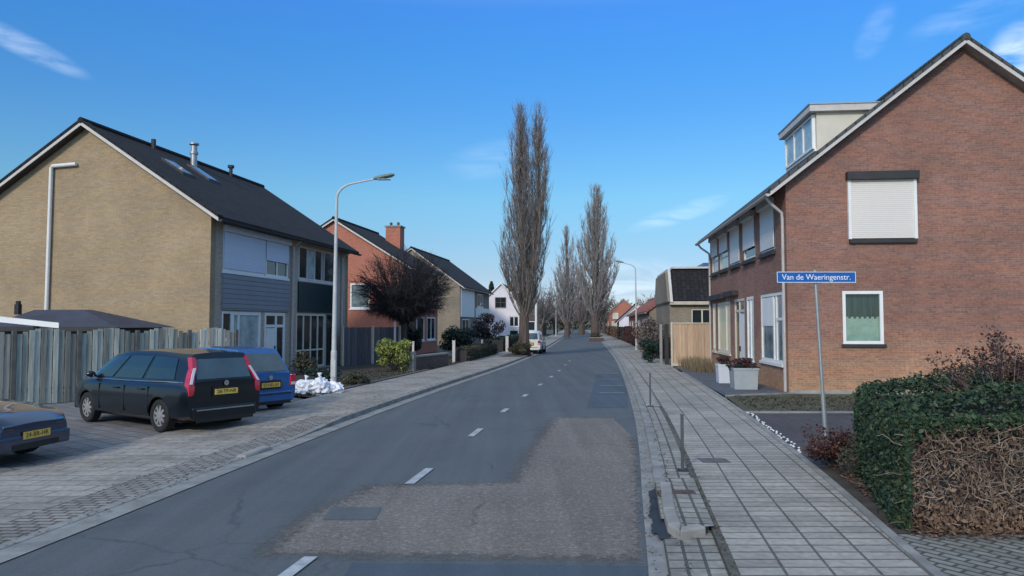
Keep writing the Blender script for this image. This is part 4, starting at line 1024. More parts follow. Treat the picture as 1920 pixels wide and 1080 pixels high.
bush('lime_bush', 'bright yellow green variegated bush in front of the dark board fence', -4.85, 30.3, .95, 1.32, 6500, 'leaf_lime', .042, 11, clumps=22)
bush('evergreen_bush', 'dark green rounded bush under the round bare tree', -5.75, 41.0, 1.05, 2.1, 4500, 'leaf_dark', .06, 12)
bush('conical_bush', 'dark green bush behind the white post', -3.1, 44.5, 1.25, 2.0, 4500, 'leaf_dark', .06, 13)
bush('purple_shrub', 'purplish bare shrub in front of the white house', -2.1, 61, 1.5, 2.9, 2500, 'twig_dark', .08, 14, cat='shrub', inner=0)
bush('small_bush', 'small green plant below the white garden door of the left house', -8.0, 28.5, .55, .9, 1200, 'leaf_olive', .04, 15)
bush('small_bush', 'low green plant at the foot of the tall lamp behind the bags', -4.9, 23.6, .55, .45, 1400, 'leaf_olive', .035, 16)
bush('small_bush', 'low dark plant under the garden window between lamp and left house', -6.6, 26.0, .7, .5, 1200, 'leaf_dark', .04, 17)
bush('corner_shrub', 'dark green shrub at the foot of the gate posts on the right', 7.05, 37.6, .62, 1.35, 2600, 'leaf_dark', .045, 18, cat='shrub')
bush('bare_shrub', 'tall grey brown leafless shrub behind the dark gate shrub on the right', 7.9, 42.0, 1.1, 2.7, 3000, 'twig_warm', .05, 19, cat='shrub')
bush('bare_shrub', 'reddish brown leafless shrub near the distant right street lamp', 9.2, 50.5, .9, 2.2, 2200, 'leaf_brown', .06, 20, cat='shrub')
bush('low_shrub', 'low reddish shrub at the foot of the street sign', 4.35, 10.15, .48, .55, 2400, 'leaf_red', .022, 21, cat='shrub', clumps=24)
bush('low_shrub', 'low grey green shrub between the street sign and the green hedge', 4.55, 9.35, .45, .55, 2200, 'leaf_olive', .020, 22, cat='shrub', clumps=24)
bush('ivy_tuft', 'dense brown shoots round the base of the tall poplar', .55, 45.6, .75, 1.1, 2600, 'leaf_olive', .045, 23, cat='shrub')


def hedge(name, label, pts, w, h, n, leaf, size, seed, group=None, core='soil'):
    t = thing(name, label, 'hedge', (pts[0][0], pts[0][1], 0), 0, group); rn = random.Random(seed)
    P_ = [Vector((p[0] - pts[0][0], p[1] - pts[0][1], 0)) for p in pts]; segs = list(zip(P_, P_[1:])); ln = [(b - a).length for a, b in segs]; tot = sum(ln)
    def s(rn):
        u = rn.uniform(0, tot); i = 0
        while u > ln[i] and i < len(ln) - 1: u -= ln[i]; i += 1
        a, b = segs[i]; p = a + (b - a) * (u / ln[i]); nn = Vector((-(b - a).y, (b - a).x, 0)).normalized()
        hh = h * (1 + .12 * noise.noise(p * 1.3 + Vector((seed, 0, 0))))
        if rn.random() < .35: return p + nn * rn.uniform(-w / 2, w / 2) + Vector((0, 0, hh + rn.gauss(0, .03))), (0, 0, 1)
        sd_ = rn.choice((-1, 1)); return p + nn * sd_ * (w / 2 + rn.gauss(0, .03)) + Vector((0, 0, rn.uniform(.03, hh))), tuple(nn * sd_)
    m = MB(); leaves(m, n, s, size, rn); m.build('foliage', leaf, t, fixn=False)
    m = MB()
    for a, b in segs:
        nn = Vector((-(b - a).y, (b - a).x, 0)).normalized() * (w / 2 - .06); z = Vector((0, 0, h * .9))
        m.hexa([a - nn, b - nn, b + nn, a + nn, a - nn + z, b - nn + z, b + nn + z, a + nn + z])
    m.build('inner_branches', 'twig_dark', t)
    return t


hedge('low_hedge', 'low dark green and brown hedge along the left pavement', [(XL(y) - 2.85, y) for y in (38.0, 41, 44, 48)], .7, .75, 7000, 'leaf_olive', .05, 31)
hedge('low_hedge', 'dark hedge farther along the left pavement beyond the tall poplar', [(XL(y) - 3.0, y) for y in (52, 60, 70, 84)], .9, 1.0, 5000, 'leaf_dark', .09, 32)
hedge('brown_hedge', 'long reddish brown hedge along the far right pavement', [(EDGE(y) + .38, y) for y in (56, 64, 74, 86)], .6, 1.65, 9000, 'leaf_red', .07, 33)
hedge('brown_hedge', 'brown hedge between the gate posts and the distant right lamp', [(EDGE(y) + .55, y) for y in (44, 48, 52)], .7, 1.3, 4500, 'leaf_brown', .06, 34)
hedge('brown_hedge', 'farthest brown hedge on the right before the end of the street', [(EDGE(y) + .5, y) for y in (92, 110, 140)], .9, 1.5, 3500, 'leaf_brown', .12, 35)

# ---- big hedge at right: green leafy edge and top, brown clipped face
hg = thing('clipped_hedge', 'large clipped hedge at the right edge, green on top with a bare twiggy brown front', 'hedge', (3.73, 7.15, 0))
A = Vector((0, 0, 0)); B = Vector((4.6, -.35, 0)); Cc = Vector((4.9, 3.0, 0)); Dd = Vector((.74, 2.45, 0))   # footprint in local coords
def hz(x, y): return 1.09 + .01 * y + .12 * x + .10 * noise.noise(Vector((x * 1.1, y * 1.3, 2.0))) + .04 * noise.noise(Vector((x * 4, y * 4, 5.0)))
def quadpt(u, v): return A * (1 - u) * (1 - v) + B * u * (1 - v) + Cc * u * v + Dd * (1 - u) * v
def s_top(rn):
    u, v = rn.random(), rn.random(); p = quadpt(u, v); z = hz(p.x, p.y) + rn.gauss(0, .03)
    if v < .1: z -= (.1 - v) * 1.4
    return Vector((p.x, p.y, z)), (0, -.2, 1)
def s_side(rn):
    v = rn.random(); p = A + (Dd - A) * v; z = rn.uniform(.04, hz(p.x, p.y)); b = .05 * noise.noise(Vector((v * 5, z * 3, 1)))
    return Vector((p.x - .02 + b + rn.gauss(0, .03), p.y, z)), (-1, -.25, .1)
def green_edge(z): return .03 + .10 * noise.noise(Vector((z * 3, 9, 0))) + .1 * (z > .9)
def s_front_left(rn):
    z = rn.uniform(.04, hz(0, 0) + .02); x = rn.uniform(0, green_edge(z)); return Vector((x, -.02 + rn.gauss(0, .035) - .02, z)), (-.2, -1, .1)
def s_front_top(rn):
    x = rn.uniform(0, 4.6); top = hz(x, -.3); z = top - abs(rn.gauss(0, .06)) - .01; return Vector((x, -.35 * x / 4.6 + rn.gauss(0, .035), z)), (0, -1, .3)
rn = random.Random(77); m = MB()
leaves(m, 17000, s_top, .027, rn); leaves(m, 6500, s_side, .025, rn); leaves(m, 700, s_front_left, .025, rn); leaves(m, 5200, s_front_top, .025, rn)
m.build('green_foliage', 'leaf_green', hg, fixn=False)
m = MB(); rn = random.Random(78)
def fr_y(x): return -.35 * x / 4.6
for k in range(3600):       # tangle of clipped twigs on the front face
    x = rn.uniform(.02, 4.6); z = rn.uniform(.06, 1.12); dpt = rn.choice((0, .02, .05, .09, .14)); an = rn.gauss(.1, .85) + (math.pi if rn.random() < .5 else 0); pts = []
    stp = rn.uniform(.03, .06); r0 = rn.uniform(.0025, .0055) * (1.5 if rn.random() < .08 else 1)
    for q in range(rn.randint(3, 6)):
        pts.append((x, fr_y(x) + dpt - .035 + .02 * math.sin(q * 1.7 + k), z)); an += rn.gauss(0, .55); x += math.cos(an) * stp; z += math.sin(an) * stp
        if z < .03 or z > 1.04 + .1 * x: break
    if len(pts) > 1: m.tube(pts, [r0 * (1 - .6 * i / len(pts)) for i in range(len(pts))], 3, False)
for k in range(16):         # a few thick pale limbs
    x = rn.uniform(.5, 4.5); z = rn.uniform(.1, .7); pts = []; an = rn.uniform(.2, 2.6)
    for q in range(7): pts.append((x, fr_y(x) - .03, z)); an += rn.gauss(0, .35); x += math.cos(an) * .09; z = min(1.0, z + math.sin(an) * .07)
    m.tube(pts, [.010 - .001 * i for i in range(7)], 4, False)
m.build('twigs', 'twig_straw', hg, fixn=False)
m = MB()
def s_brown(rn):
    x = rn.uniform(.05, 4.6); z = rn.uniform(.04, 1.0); return Vector((x, fr_y(x) + rn.uniform(-.03, .1), z)), (0, -1, 0)
def s_low(rn):
    x = rn.uniform(.2, 4.6); z = abs(rn.gauss(0, .14)) + .03; return Vector((x, fr_y(x) - .05 + rn.uniform(-.06, .1), z)), (0, -1, .5)
leaves(m, 3600, s_brown, .020, rn); leaves(m, 2200, s_low, .026, rn); m.build('dry_leaves', 'leaf_brown', hg, fixn=False)
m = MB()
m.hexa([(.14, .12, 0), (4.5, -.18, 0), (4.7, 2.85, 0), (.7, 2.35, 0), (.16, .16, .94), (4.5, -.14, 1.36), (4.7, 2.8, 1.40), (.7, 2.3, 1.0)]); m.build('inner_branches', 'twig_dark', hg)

# dry leaves on the soil at the foot of the hedge
m = MB(); rn = random.Random(5)
def s_litter(rn):
    if rn.random() < .6: x = rn.uniform(3.75, 8); return Vector((x, 6.95 + rn.gauss(0, .07) - .06 * (x - 3.8), .06 + rn.random() * .03)), (0, 0, 3)
    y = rn.uniform(7.0, 11.5); return Vector((EDGE(y) + .25 + abs(rn.gauss(0, .18)), y, .06 + rn.random() * .04)), (0, 0, 3)
leaves(m, 2600, s_litter, .022, rn); tag(m.build('leaf_litter', 'leaf_brown', fixn=False), kind='stuff')
# moss and small weeds on the grass strip and in the left garden
m = MB(); rn = random.Random(6)
def s_weed(rn):
    if rn.random() < .4: y = rn.uniform(16.6, 19.8); x = rn.uniform(EDGE(y) + .3, 13)
    else: y = rn.uniform(20, 43); x = XL(y) - 2.8 - abs(rn.gauss(0, 1.2))
    return Vector((x, y, .07 + rn.random() * .05)), (0, 0, 1)
leaves(m, 9000, s_weed, .03, rn); tag(m.build('ground_cover', 'leaf_olive', fixn=False), kind='stuff')

# red leaved shrub growing out of the hedge top
rs = thing('red_leaved_shrub', 'reddish brown leafed shrub sticking out above the green hedge', 'shrub', (5.7, 8.55, .0)); rn = random.Random(41)
m = MB(); lf = MB()
for k in range(62):
    a = rn.uniform(0, 6.28); e = rn.uniform(.05, .5); big = rn.random() < .12
    tx = math.cos(a) * e * (1.5 if big else 1) - (.65 if k % 4 == 0 else 0); ty = math.sin(a) * e; tz = rn.uniform(1.5, 1.95) + (.18 if big else 0) - .32 * abs(tx)
    pts = [(tx * .3, ty * .3, .9), (tx * .7, ty * .7, (1.0 + tz) / 2), (tx, ty, tz)]; m.tube(pts, [.008, .005, .002], 4, False)
    for q in range(26):
        f = rn.uniform(.35, 1); p = Vector(pts[1]).lerp(Vector(pts[2]), f) + Vector((rn.gauss(0, .03), rn.gauss(0, .03), rn.gauss(0, .03)))
        leaves(lf, 1, lambda r_: (p, None), .020, rn)
m.build('stems', 'twig_warm', rs, fixn=False); lf.build('foliage', 'leaf_red', rs, fixn=False)

# plants in front of the brick house
t, h_ = planter('front square light grey planter with heather beside the downpipe', 6.95, 22.3, .72, .62, 'planter_grey', 'heather', 1)
rn = random.Random(51); m = MB(); leaves(m, 3600, clump_sampler((0, 0, h_ + .15), (.38, .38, .24), 14, rn), .024, rn); m.build('heather', 'heather', t, fixn=False)
m = MB(); leaves(m, 3000, clump_sampler((0, 0, h_ + .02), (.46, .46, .11), 14, rn), .024, rn); m.build('trailing_plant', 'leaf_dark', t, fixn=False)
t, h_ = planter('rear white planter half hidden behind the light grey one', 7.05, 24.6, .52, .60, 'planter_white', 'heather', 2)
m = MB(); leaves(m, 1300, clump_sampler((0, 0, h_ + .12), (.3, .3, .20), 10, rn), .024, rn); m.build('heather', 'heather', t, fixn=False)
og = thing('ornamental_grass', 'straw coloured ornamental grasses in a row before the new wooden fence', 'grass plant', (8.1, 31.4, .066)); m = MB(); rn = random.Random(52)
for k in range(900):
    bx, by = rn.uniform(-.75, .35), rn.uniform(-1.6, 1.6); a = rn.uniform(0, 6.28); h_ = rn.uniform(.3, .58); e = rn.uniform(.05, .2)
    m.tube([(bx, by, 0), (bx + math.cos(a) * e * .4, by + math.sin(a) * e * .4, h_ * .7), (bx + math.cos(a) * e, by + math.sin(a) * e, h_)], [.007, .006, .003], 3, False)
m.build('blades', 'grass_dry', og, fixn=False)
t = thing('road_planter', 'low brown planting box narrowing the far road at the right kerb', 'planter', (9.75, 85, 0), R(-6))
m = MB(); m.box(-.8, .8, 0, 2.6, 0, .42); m.build('box', 'dark_brick', t)
m = MB(); m.box(-.84, .84, -.04, 2.64, .42, .48); m.build('rim', 'concrete', t)
m = MB(); rn = random.Random(53); leaves(m, 700, clump_sampler((0, 1.3, .6), (.75, 1.2, .25), 10, rn), .06, rn); m.build('foliage', 'leaf_olive', t, fixn=False)


# ---- bare trees
def limb(mb, rn, p, d, ln, r, segs, grav=.15, jit=.12, n=4, end=.25):
    pts = [p.copy()]; rr = [r]; q = p.copy(); d = d.normalized()
    for i in range(segs):
        d = (d + Vector((rn.gauss(0, jit), rn.gauss(0, jit), grav + rn.gauss(0, jit * .5)))).normalized()
        q = q + d * (ln / segs); pts.append(q.copy()); rr.append(r * (1 - (1 - end) * (i + 1) / segs))
    mb.tube(pts, rr, n, False); return pts


def poplar(name, label, x, y, h, rmax, trunk_r, seed, tops=((0, 0),), twig='twig_warm', nl=70, ntw=16, crown0=.2, tr=.03, wide=.42, bark='bark', group='bare upright poplars along the street', fine=1.0):
    t = thing(name, label, 'tree', (x, y, 0), 0, group); rn = random.Random(seed)
    m = MB()
    for i, (tx, ty) in enumerate(tops):
        hh = h * (1 - .03 * i); pts = [Vector((0, 0, -.05)), Vector((0, 0, h * .05)), Vector((0, 0, h * .16))]; rr = [trunk_r * 1.35, trunk_r, trunk_r * .88]
        for k in range(1, 9):
            q = k / 8; pts.append(Vector((tx * min(1, q * 2.2) + rn.gauss(0, .04), ty * q, h * .16 + (hh - h * .16) * q))); rr.append(trunk_r * .6 * (1 - q) + .012)
        m.tube(pts, rr, 9)
    m.build('trunk', bark, t, True)
    def env(q):     # crown radius over relative height
        if q < crown0: return .3
        u = (q - crown0) / (1 - crown0)
        return max(.04, math.sin(min(1, u / wide) * math.pi / 2) * (1 if u < wide else (1 - (u - wide) / (1 - wide))**.9))
    m = MB()
    for k in range(nl):
        tx, ty = tops[k % len(tops)]; q0 = crown0 * .75 + (1 - crown0) * .78 * rn.random()**1.25; a = rn.uniform(0, 6.28)
        z0 = q0 * h; lean = min(1, max(0, (q0 - .16) * 2.6)); base = Vector((tx * lean, ty * lean, z0))
        q1 = min(.985, q0 + rn.uniform(.14, .34)); rad = rmax * env((q0 + q1) / 2) * rn.uniform(.2, 1.0)**.7; z1 = q1 * h
        if q1 > .9: rad *= .5
        end = Vector((tx * lean + math.cos(a) * rad, ty * lean + math.sin(a) * rad, z1)); pts = []
        for i in range(7):
            s = i / 6; pts.append(Vector((base.x + (end.x - base.x) * (1 - (1 - s)**2.2), base.y + (end.y - base.y) * (1 - (1 - s)**2.2), base.z + (end.z - base.z) * s**1.15)) + Vector((rn.gauss(0, .04), rn.gauss(0, .04), 0)))
        r0 = trunk_r * rn.uniform(.05, .13) * (1.15 - q0); m.tube(pts, [r0 * (1 - .8 * i / 6) + tr * .3 for i in range(7)], 4, False)
        for j in range(int(ntw * (1.15 - .6 * q0))):
            s = rn.uniform(.1, 1); i = min(5, int(s * 6)); p = pts[i].lerp(pts[i + 1], s * 6 - i); b = rn.uniform(0, 6.28)
            d = Vector((math.cos(b) * .55 + math.cos(a) * .2, math.sin(b) * .55 + math.sin(a) * .2, 1)); lt = rn.uniform(.4, 1.3) * (h / 16)
            if p.z + lt > h: lt = max(.2, h - p.z)
            tp = limb(m, rn, p, d, lt, tr * rn.uniform(.5, 1), 3, .25, .14, 3, .3)
            for _ in range(int(3 * fine)):
                pp = tp[rn.randint(0, 2)]; b2 = rn.uniform(0, 6.28); limb(m, rn, pp, Vector((math.cos(b2) * .6, math.sin(b2) * .6, 1)), rn.uniform(.25, .7), tr * .42, 2, .3, .15, 3, .4)
    m.build('crown', twig, t, fixn=False)
    return t


poplar('poplar', 'tallest bare poplar with two pointed tops on the left of the road', .75, 46.0, 15.9, 1.85, .34, 101, ((-.2, 0), (.92, .2)), 'twig_warm', 210, 20, .17, .0155, .15, 'bark')
poplar('poplar', 'second tallest bare poplar, pale and spindle shaped, right of the far road', 9.75, 87, 18.6, 2.9, .5, 102, ((0, 0), (.4, .1)), 'twig_pale', 190, 17, .15, .024, .28)
poplar('poplar', 'slim bare poplar seen just right of the tallest one', 8.3, 112, 17.0, 2.8, .4, 103, ((0, 0),), 'twig_pale', 130, 15, .12, .03, .28, fine=.7)
poplar('poplar', 'tiny bare poplar at the far left of the road end', 12.2, 160, 16.5, 2.6, .45, 104, ((0, 0),), 'twig_warm', 60, 10, .15, .055, .4, fine=.4)
poplar('poplar', 'tiny bare poplar at the far right of the road end', 20.5, 165, 14, 2.6, .45, 105, ((0, 0),), 'twig_warm', 60, 10, .15, .055, .4, fine=.4)
poplar('poplar', 'small brownish poplar between the pale poplar and the slim one', 12.6, 135, 13, 2.6, .45, 106, ((0, 0),), 'twig_warm', 60, 10, .12, .05, .4, fine=.4)

# ---- round dense bare tree
rt = thing('round_tree', 'round dense leafless tree with dark twigs in front of the orange gable house', 'tree', (-5.72, 39.2, 0)); rn = random.Random(61)
m = MB(); m.tube([(0, 0, -.05), (.02, 0, .8), (0, 0, 1.6), (0, 0, 2.1)], [.22, .17, .17, .2], 9); m.build('trunk', 'bark', rt, True)
m = MB(); cc = Vector((0, 0, 3.95)); RX, RZ = 2.8, 2.1
for k in range(260):
    a = rn.uniform(0, 6.28); e = math.acos(rn.uniform(-.85, 1)); d = Vector((math.cos(a) * math.sin(e), math.sin(a) * math.sin(e), math.cos(e)))
    tgt = cc + Vector((d.x * RX, d.y * RX, d.z * RZ)) * rn.uniform(.72, 1.0); st = Vector((rn.gauss(0, .05), rn.gauss(0, .05), rn.uniform(1.85, 2.25))); pts = []
    for i in range(7): s = i / 6; pts.append(st.lerp(tgt, s) + Vector((0, 0, .35 * math.sin(s * math.pi) * (1 if d.z < .3 else .1))) + Vector((rn.gauss(0, .05), rn.gauss(0, .05), rn.gauss(0, .04))))
    m.tube(pts, [.028 * (1 - .8 * i / 6) for i in range(7)], 4, False)
    for j in range(56):
        s = rn.uniform(.3, 1); i = min(5, int(s * 6)); p = pts[i].lerp(pts[i + 1], s * 6 - i); dd = (d * .7 + Vector((rn.gauss(0, .6), rn.gauss(0, .6), rn.gauss(0, .6)))).normalized()
        ln_ = rn.uniform(.2, .6); limb(m, rn, p, dd, ln_, .0085, 2, .05, .2, 3, .4)
m.build('crown', 'twig_dark', rt, fixn=False)


def bare_tree(label, x, y, h, r, seed, twig='twig_warm', tr=.05, n=46, group='bare trees at the end of the street'):
    t = thing('bare_tree', label, 'tree', (x, y, 0), 0, group); rn = random.Random(seed)
    m = MB(); m.tube([(0, 0, 0), (.1, 0, h * .3), (0, .1, h * .6)], [.03 * h, .022 * h, .008 * h], 7); m.build('trunk', 'bark', t, True); m = MB()
    for k in range(n):
        st = Vector((0, 0, h * rn.uniform(.2, .55))); a = rn.uniform(0, 6.28); d = Vector((math.cos(a), math.sin(a), rn.uniform(.5, 1.6))).normalized(); pts = limb(m, rn, st, d, rn.uniform(.6, 1) * r * 1.25, tr * 1.6, 5, .12, .12, 4)
        for j in range(16): limb(m, rn, pts[rn.randint(1, 5)], d + Vector((rn.gauss(0, .6), rn.gauss(0, .6), rn.gauss(0, .5))), rn.uniform(.5, 1.3), tr * .7, 3, .1, .2, 3)
    m.build('crown', twig, t, fixn=False); return t


bare_tree('spreading bare tree beyond the white parked car', 3.8, 96, 6.4, 3.2, 71, 'twig_pale')
bare_tree('reddish bare tree above the far left hedge', 8.0, 140, 7.5, 3.6, 72)
bare_tree('brown bare tree closing the street on the left', 15.5, 190, 9, 5, 73, tr=.07)
bare_tree('brown bare tree closing the street in the middle', 22, 205, 9, 5.5, 74, tr=.07)
bare_tree('brown bare tree closing the street on the right', 29, 200, 9, 5, 75, tr=.07)
bare_tree('bare tree behind the small orange brick house', 24, 128, 7, 3.5, 76)

bare_tree('low bushy bare tree left of the slim poplar', 9.0, 150, 8, 4, 77, 'twig_warm', .055, 60)
bare_tree('low bushy bare tree between the slim poplar and the pale poplar', 14.5, 150, 8.5, 4, 78, 'twig_warm', .055, 60)
bare_tree('bushy bare tree right behind the trunk of the pale poplar', 16.5, 140, 7.5, 3.6, 79, 'twig_warm', .055, 60)
# conifer behind the white house
t = thing('conifer', 'dark pointed conifer top behind the white house', 'tree', (-3.0, 108, 0)); rn = random.Random(81)
m = MB(); m.tube([(0, 0, 0), (0, 0, 7.5)], [.2, .03], 6); m.build('trunk', 'bark', t); m = MB()
def s_con(rn): z = rn.uniform(.5, 8.2); a = rn.uniform(0, 6.28); r_ = (1 - z / 8.5) * 2.2 * rn.uniform(.6, 1.1) + .05; return Vector((math.cos(a) * r_, math.sin(a) * r_, z)), (math.cos(a), math.sin(a), .3)
leaves(m, 3000, s_con, .13, rn); m.build('crown', 'leaf_dark', t, fixn=False)
# distant woodland closing the view
m = MB(); rn = random.Random(91)
def s_wood(rn):
    x = rn.uniform(-160, 200); y = 270 + rn.uniform(0, 40); hh = 5.5 + 3.0 * noise.noise(Vector((x * .07, 0, 3))) + 1.5 * noise.noise(Vector((x * .3, 0, 5)))
    return Vector((x, y, rn.uniform(0, 1)**.7 * hh)), None
leaves(m, 16000, s_wood, .8, rn); tag(m.build('distant_woodland', 'leaf_olive', fixn=False), kind='stuff')


# ================================================================== CARS
def lerp(a, b, t): return a + (b - a) * t


def pw(pts):
    def f(x):
        if x <= pts[0][0]: return pts[0][1]
        for (a, b), (c, d) in zip(pts, pts[1:]):
            if x <= c: t = (x - a) / (c - a); t = t * t * (3 - 2 * t) * .5 + t * .5; return b + (d - b) * t
        return pts[-1][1]
    return f


def make_car(name, label, paint, P, loc, rz, glass='car_glass', rear_glass='rear_glass', plate='24-HR-RD', group='cars', size=1.0):
    t = thing(name, label, 'car', (loc[0], loc[1], loc[2] if len(loc) > 2 else .02), rz, group); t.scale = (size,) * 3
    L_, hw = P['L'], P['W'] / 2; wr, wy = P['wr'], P['W'] / 2 - .13; ax = (P['fa'], P['ra'])
    zb, wd, zl_ = pw(P['belt']), pw(P['width']), pw(P['low'])
    # lower body
    X = np.linspace(-L_ / 2, L_ / 2, 31); m = MB(); secs = []
    for x in X:
        w = wd(x) * hw; z0, z1 = zl_(x), zb(x); zm = lerp(z0, z1, .55)
        half = [(0, z0), (w * .86, z0), (w * .96, z0 + .06), (w * .99, lerp(z0, zm, .5)), (w, zm), (w * .985, lerp(zm, z1, .6)), (w * .95, z1 - .035), (w * .90, z1), (w * .5, z1 + .025), (0, z1 + .035)]
        ring = [(x, a, b) for a, b in half] + [(x, -a, b) for a, b in reversed(half[1:-1])]; secs.append(ring)
    n = len(secs[0])
    for s in secs: m.v += s
    for i in range(len(X) - 1):
        for j in range(n): m.f.append((i * n + j, i * n + (j + 1) % n, (i + 1) * n + (j + 1) % n, (i + 1) * n + j))
    m.f.append(tuple(range(n))); m.f.append(tuple((len(X) - 1) * n + j for j in range(n)))
    body = m.build('body', paint, t)
    c = MB()
    for a in ax:
        for s in (1, -1): c.tube([(a, s * (hw + .2), wr + .01), (a, s * (hw - .30), wr + .01)], wr * 1.13, 28)
    cut = c.build('cutter', paint); cut.location = (0, 0, 0); body_parent = body.parent; body.parent = None
    bo = body.modifiers.new('b', 'BOOLEAN'); bo.operation = 'DIFFERENCE'; bo.object = cut; bo.solver = 'EXACT'
    bpy.context.view_layer.update(); dg = bpy.context.evaluated_depsgraph_get()
    me = bpy.data.meshes.new_from_object(body.evaluated_get(dg)); body.modifiers.clear(); body.data = me; bpy.data.objects.remove(cut)
    body.parent = body_parent; me.name = 'body'
    # greenhouse
    xb0, xb1, xr0, xr1 = P['gh']; zr_ = pw(P['roof']); wr_t = P['roofw']; K = 16
    def gp(k, q, s, o=0.0):
        xb = lerp(xb0, xb1, k); xr = lerp(xr0, xr1, k); x = lerp(xb, xr, q); e = 1 - .10 * (2 * k - 1)**4
        yb = wd(xb) * hw * .93 * e; yr = hw * wr_t * e; y = lerp(yb, yr, q**1.25) + o; z = lerp(zb(xb) - .02, zr_(k), q)
        return (x, s * y, z)
    g = MB(); rings = []
    for i in range(K + 1):
        k = i / K; half = [gp(k, q, 1) for q in (0, .35, .7, .93)]; xr = lerp(xr0, xr1, k); z = zr_(k); yr = half[-1][1]
        half += [(xr, yr * .93, z + .012), (xr, yr * .5, z + .035), (xr, 0, z + .042)]
        rings.append(half + [(a, -b, c_) for a, b, c_ in reversed(half[:-1])])
    n = len(rings[0])
    for r_ in rings: g.v += r_
    for i in range(K):
        for j in range(n - 1): g.f.append((i * n + j, i * n + j + 1, (i + 1) * n + j + 1, (i + 1) * n + j))
    g.f.append(tuple(range(n))); g.f.append(tuple(K * n + j for j in range(n)))
    cab = g.build('cabin', paint, t, True)
    for p in body.data.polygons: p.use_smooth = True
    body.data.set_sharp_from_angle(angle=R(38))
    # side windows
    for (k0, k1) in P['win']:
        for s in (1, -1):
            w = MB(); N = 5; qs = (.12, .5, .86); b = 0
            for q in qs:
                for i in range(N + 1): w.v.append(gp(lerp(k0, k1, i / N), q, s, .010))
            for r_ in range(2):
                for i in range(N): a = r_ * (N + 1) + i; w.f.append((a, a + 1, a + N + 2, a + N + 1))
            w.build('side_window', glass, cab, fixn=False)
    for k, nm, gm in ((0, 'windscreen', glass), (1, 'rear_window', rear_glass)):
        A_ = [Vector(gp(k, q, s)) for q, s in ((P['rq'][0] if k else .1, 1), (P['rq'][0] if k else .1, -1), (.88, -1), (.88, 1))]
        c_ = sum(A_, Vector()) / 4; nn = (A_[1] - A_[0]).cross(A_[2] - A_[0]).normalized()
        if nn.x * (1 if k == 0 else -1) < 0: nn = -nn
        A_ = [c_ + (p - c_) * .9 + nn * .012 for p in A_]; w = MB(); w.quad(*A_); w.build(nm, gm, cab, fixn=False)
    w = MB()
    for s in (1, -1):
        pts = [gp(k, .03, s, .012) for k in np.linspace(.10, .95, 8)]; w.tube(pts, .011, 5)
    w.build('window_trim', 'chrome' if P.get('chrome') else 'black_plastic', cab)
    # wheels
    for a in ax:
        for s in (1, -1):
            wh = bpy.data.objects.new('wheel', None); SC.collection.objects.link(wh); wh.parent = t; wh.location = (a, s * wy, wr)
            ty = MB(); prof = [(wr * .66, -.10), (wr * .9, -.105), (wr, -.08), (wr, .08), (wr * .9, .105), (wr * .66, .10), (wr * .60, .02), (wr * .6, -.02)]; NN = 32
            for j in range(NN):
                an = 2 * math.pi * j / NN
                for r_, yy in prof: ty.v.append((r_ * math.cos(an), yy, r_ * math.sin(an)))
            for j in range(NN):
                for i in range(8): a0 = j * 8 + i; a1 = j * 8 + (i + 1) % 8; b0 = ((j + 1) % NN) * 8 + i; b1 = ((j + 1) % NN) * 8 + (i + 1) % 8; ty.f.append((a0, a1, b1, b0))
            ty.build('tyre', 'rubber', wh, True)
            rm = MB(); yo = s * .085
            for j in range(NN):
                an = 2 * math.pi * j / NN; 
                for r_, yy in ((wr * .69, yo), (wr * .60, yo - s * .008), (wr * .60, yo - s * .05), (wr * .69, yo - s * .05)): rm.v.append((r_ * math.cos(an), yy, r_ * math.sin(an)))
            for j in range(NN):
                for i in range(4): a0 = j * 4 + i; a1 = j * 4 + (i + 1) % 4; b0 = ((j + 1) % NN) * 4 + i; b1 = ((j + 1) % NN) * 4 + (i + 1) % 4; rm.f.append((a0, a1, b1, b0))
            NS = P.get('spokes', 7)
            for j in range(NS):
                an = 2 * math.pi * j / NS + .3; ca, sa = math.cos(an), math.sin(an); r0, r1 = wr * .12, wr * .62; h0, h1 = .034, .022
                def q_(r_, o, yy): return (ca * r_ - sa * o, yy, sa * r_ + ca * o)
                rm.hexa([q_(r0, -h0, yo - s * .03), q_(r1, -h1, yo - s * .03), q_(r1, h1, yo - s * .03), q_(r0, h0, yo - s * .03), q_(r0, -h0, yo), q_(r1, -h1, yo - s * .004), q_(r1, h1, yo - s * .004), q_(r0, h0, yo)])
            rm.tube([(0, yo - s * .03, 0), (0, yo + s * .006, 0)], wr * .17, 14); rm.build('rim', 'rim', wh)
            dk = MB(); dk.tube([(0, yo - s * .055, 0), (0, yo - s * .05, 0)], wr * .62, 20); dk.build('brake_disc', 'dark_metal', wh)
            lb = 'arch_liner'
    # bumpers, lights, plate
    R_ = P['rear']; F_ = P['front']; xe = -L_ / 2
    w = MB(); w.box(xe - .03, xe + .10, -hw * .80, hw * .80, .27, .52); w.build('rear_bumper', paint, t, bevel=.03)
    w = MB(); w.box(xe - .045, xe - .02, -hw * .72, hw * .72, .45, .475); w.build('bumper_strip', 'chrome' if P.get('chrome') else 'black_plastic', t)
    w = MB(); w.box(xe - .036, xe, -hw * .7, hw * .7, .22, .30); w.build('lower_valance', 'black_plastic', t)
    pz = P['plate_z']
    w = MB(); w.box(xe - .030, xe - .014, -.30, .30, pz - .10, pz + .10); w.build('plate_recess', 'black_plastic', t)
    w = MB(); w.box(xe - .044, xe - .030, -.26, .26, pz - .055, pz + .055); pl = w.build('number_plate', 'plate_yellow', t)
    text_mesh('lettering', plate, .10, 'plate_black', pl, (xe - .046, 0, pz), (R(90), 0, R(-90)), .44)
    w = MB(); w.tube([(xe - .035, 0, pz + .17), (xe - .02, 0, pz + .17)], .055, 14); w.build('emblem', 'chrome', t)
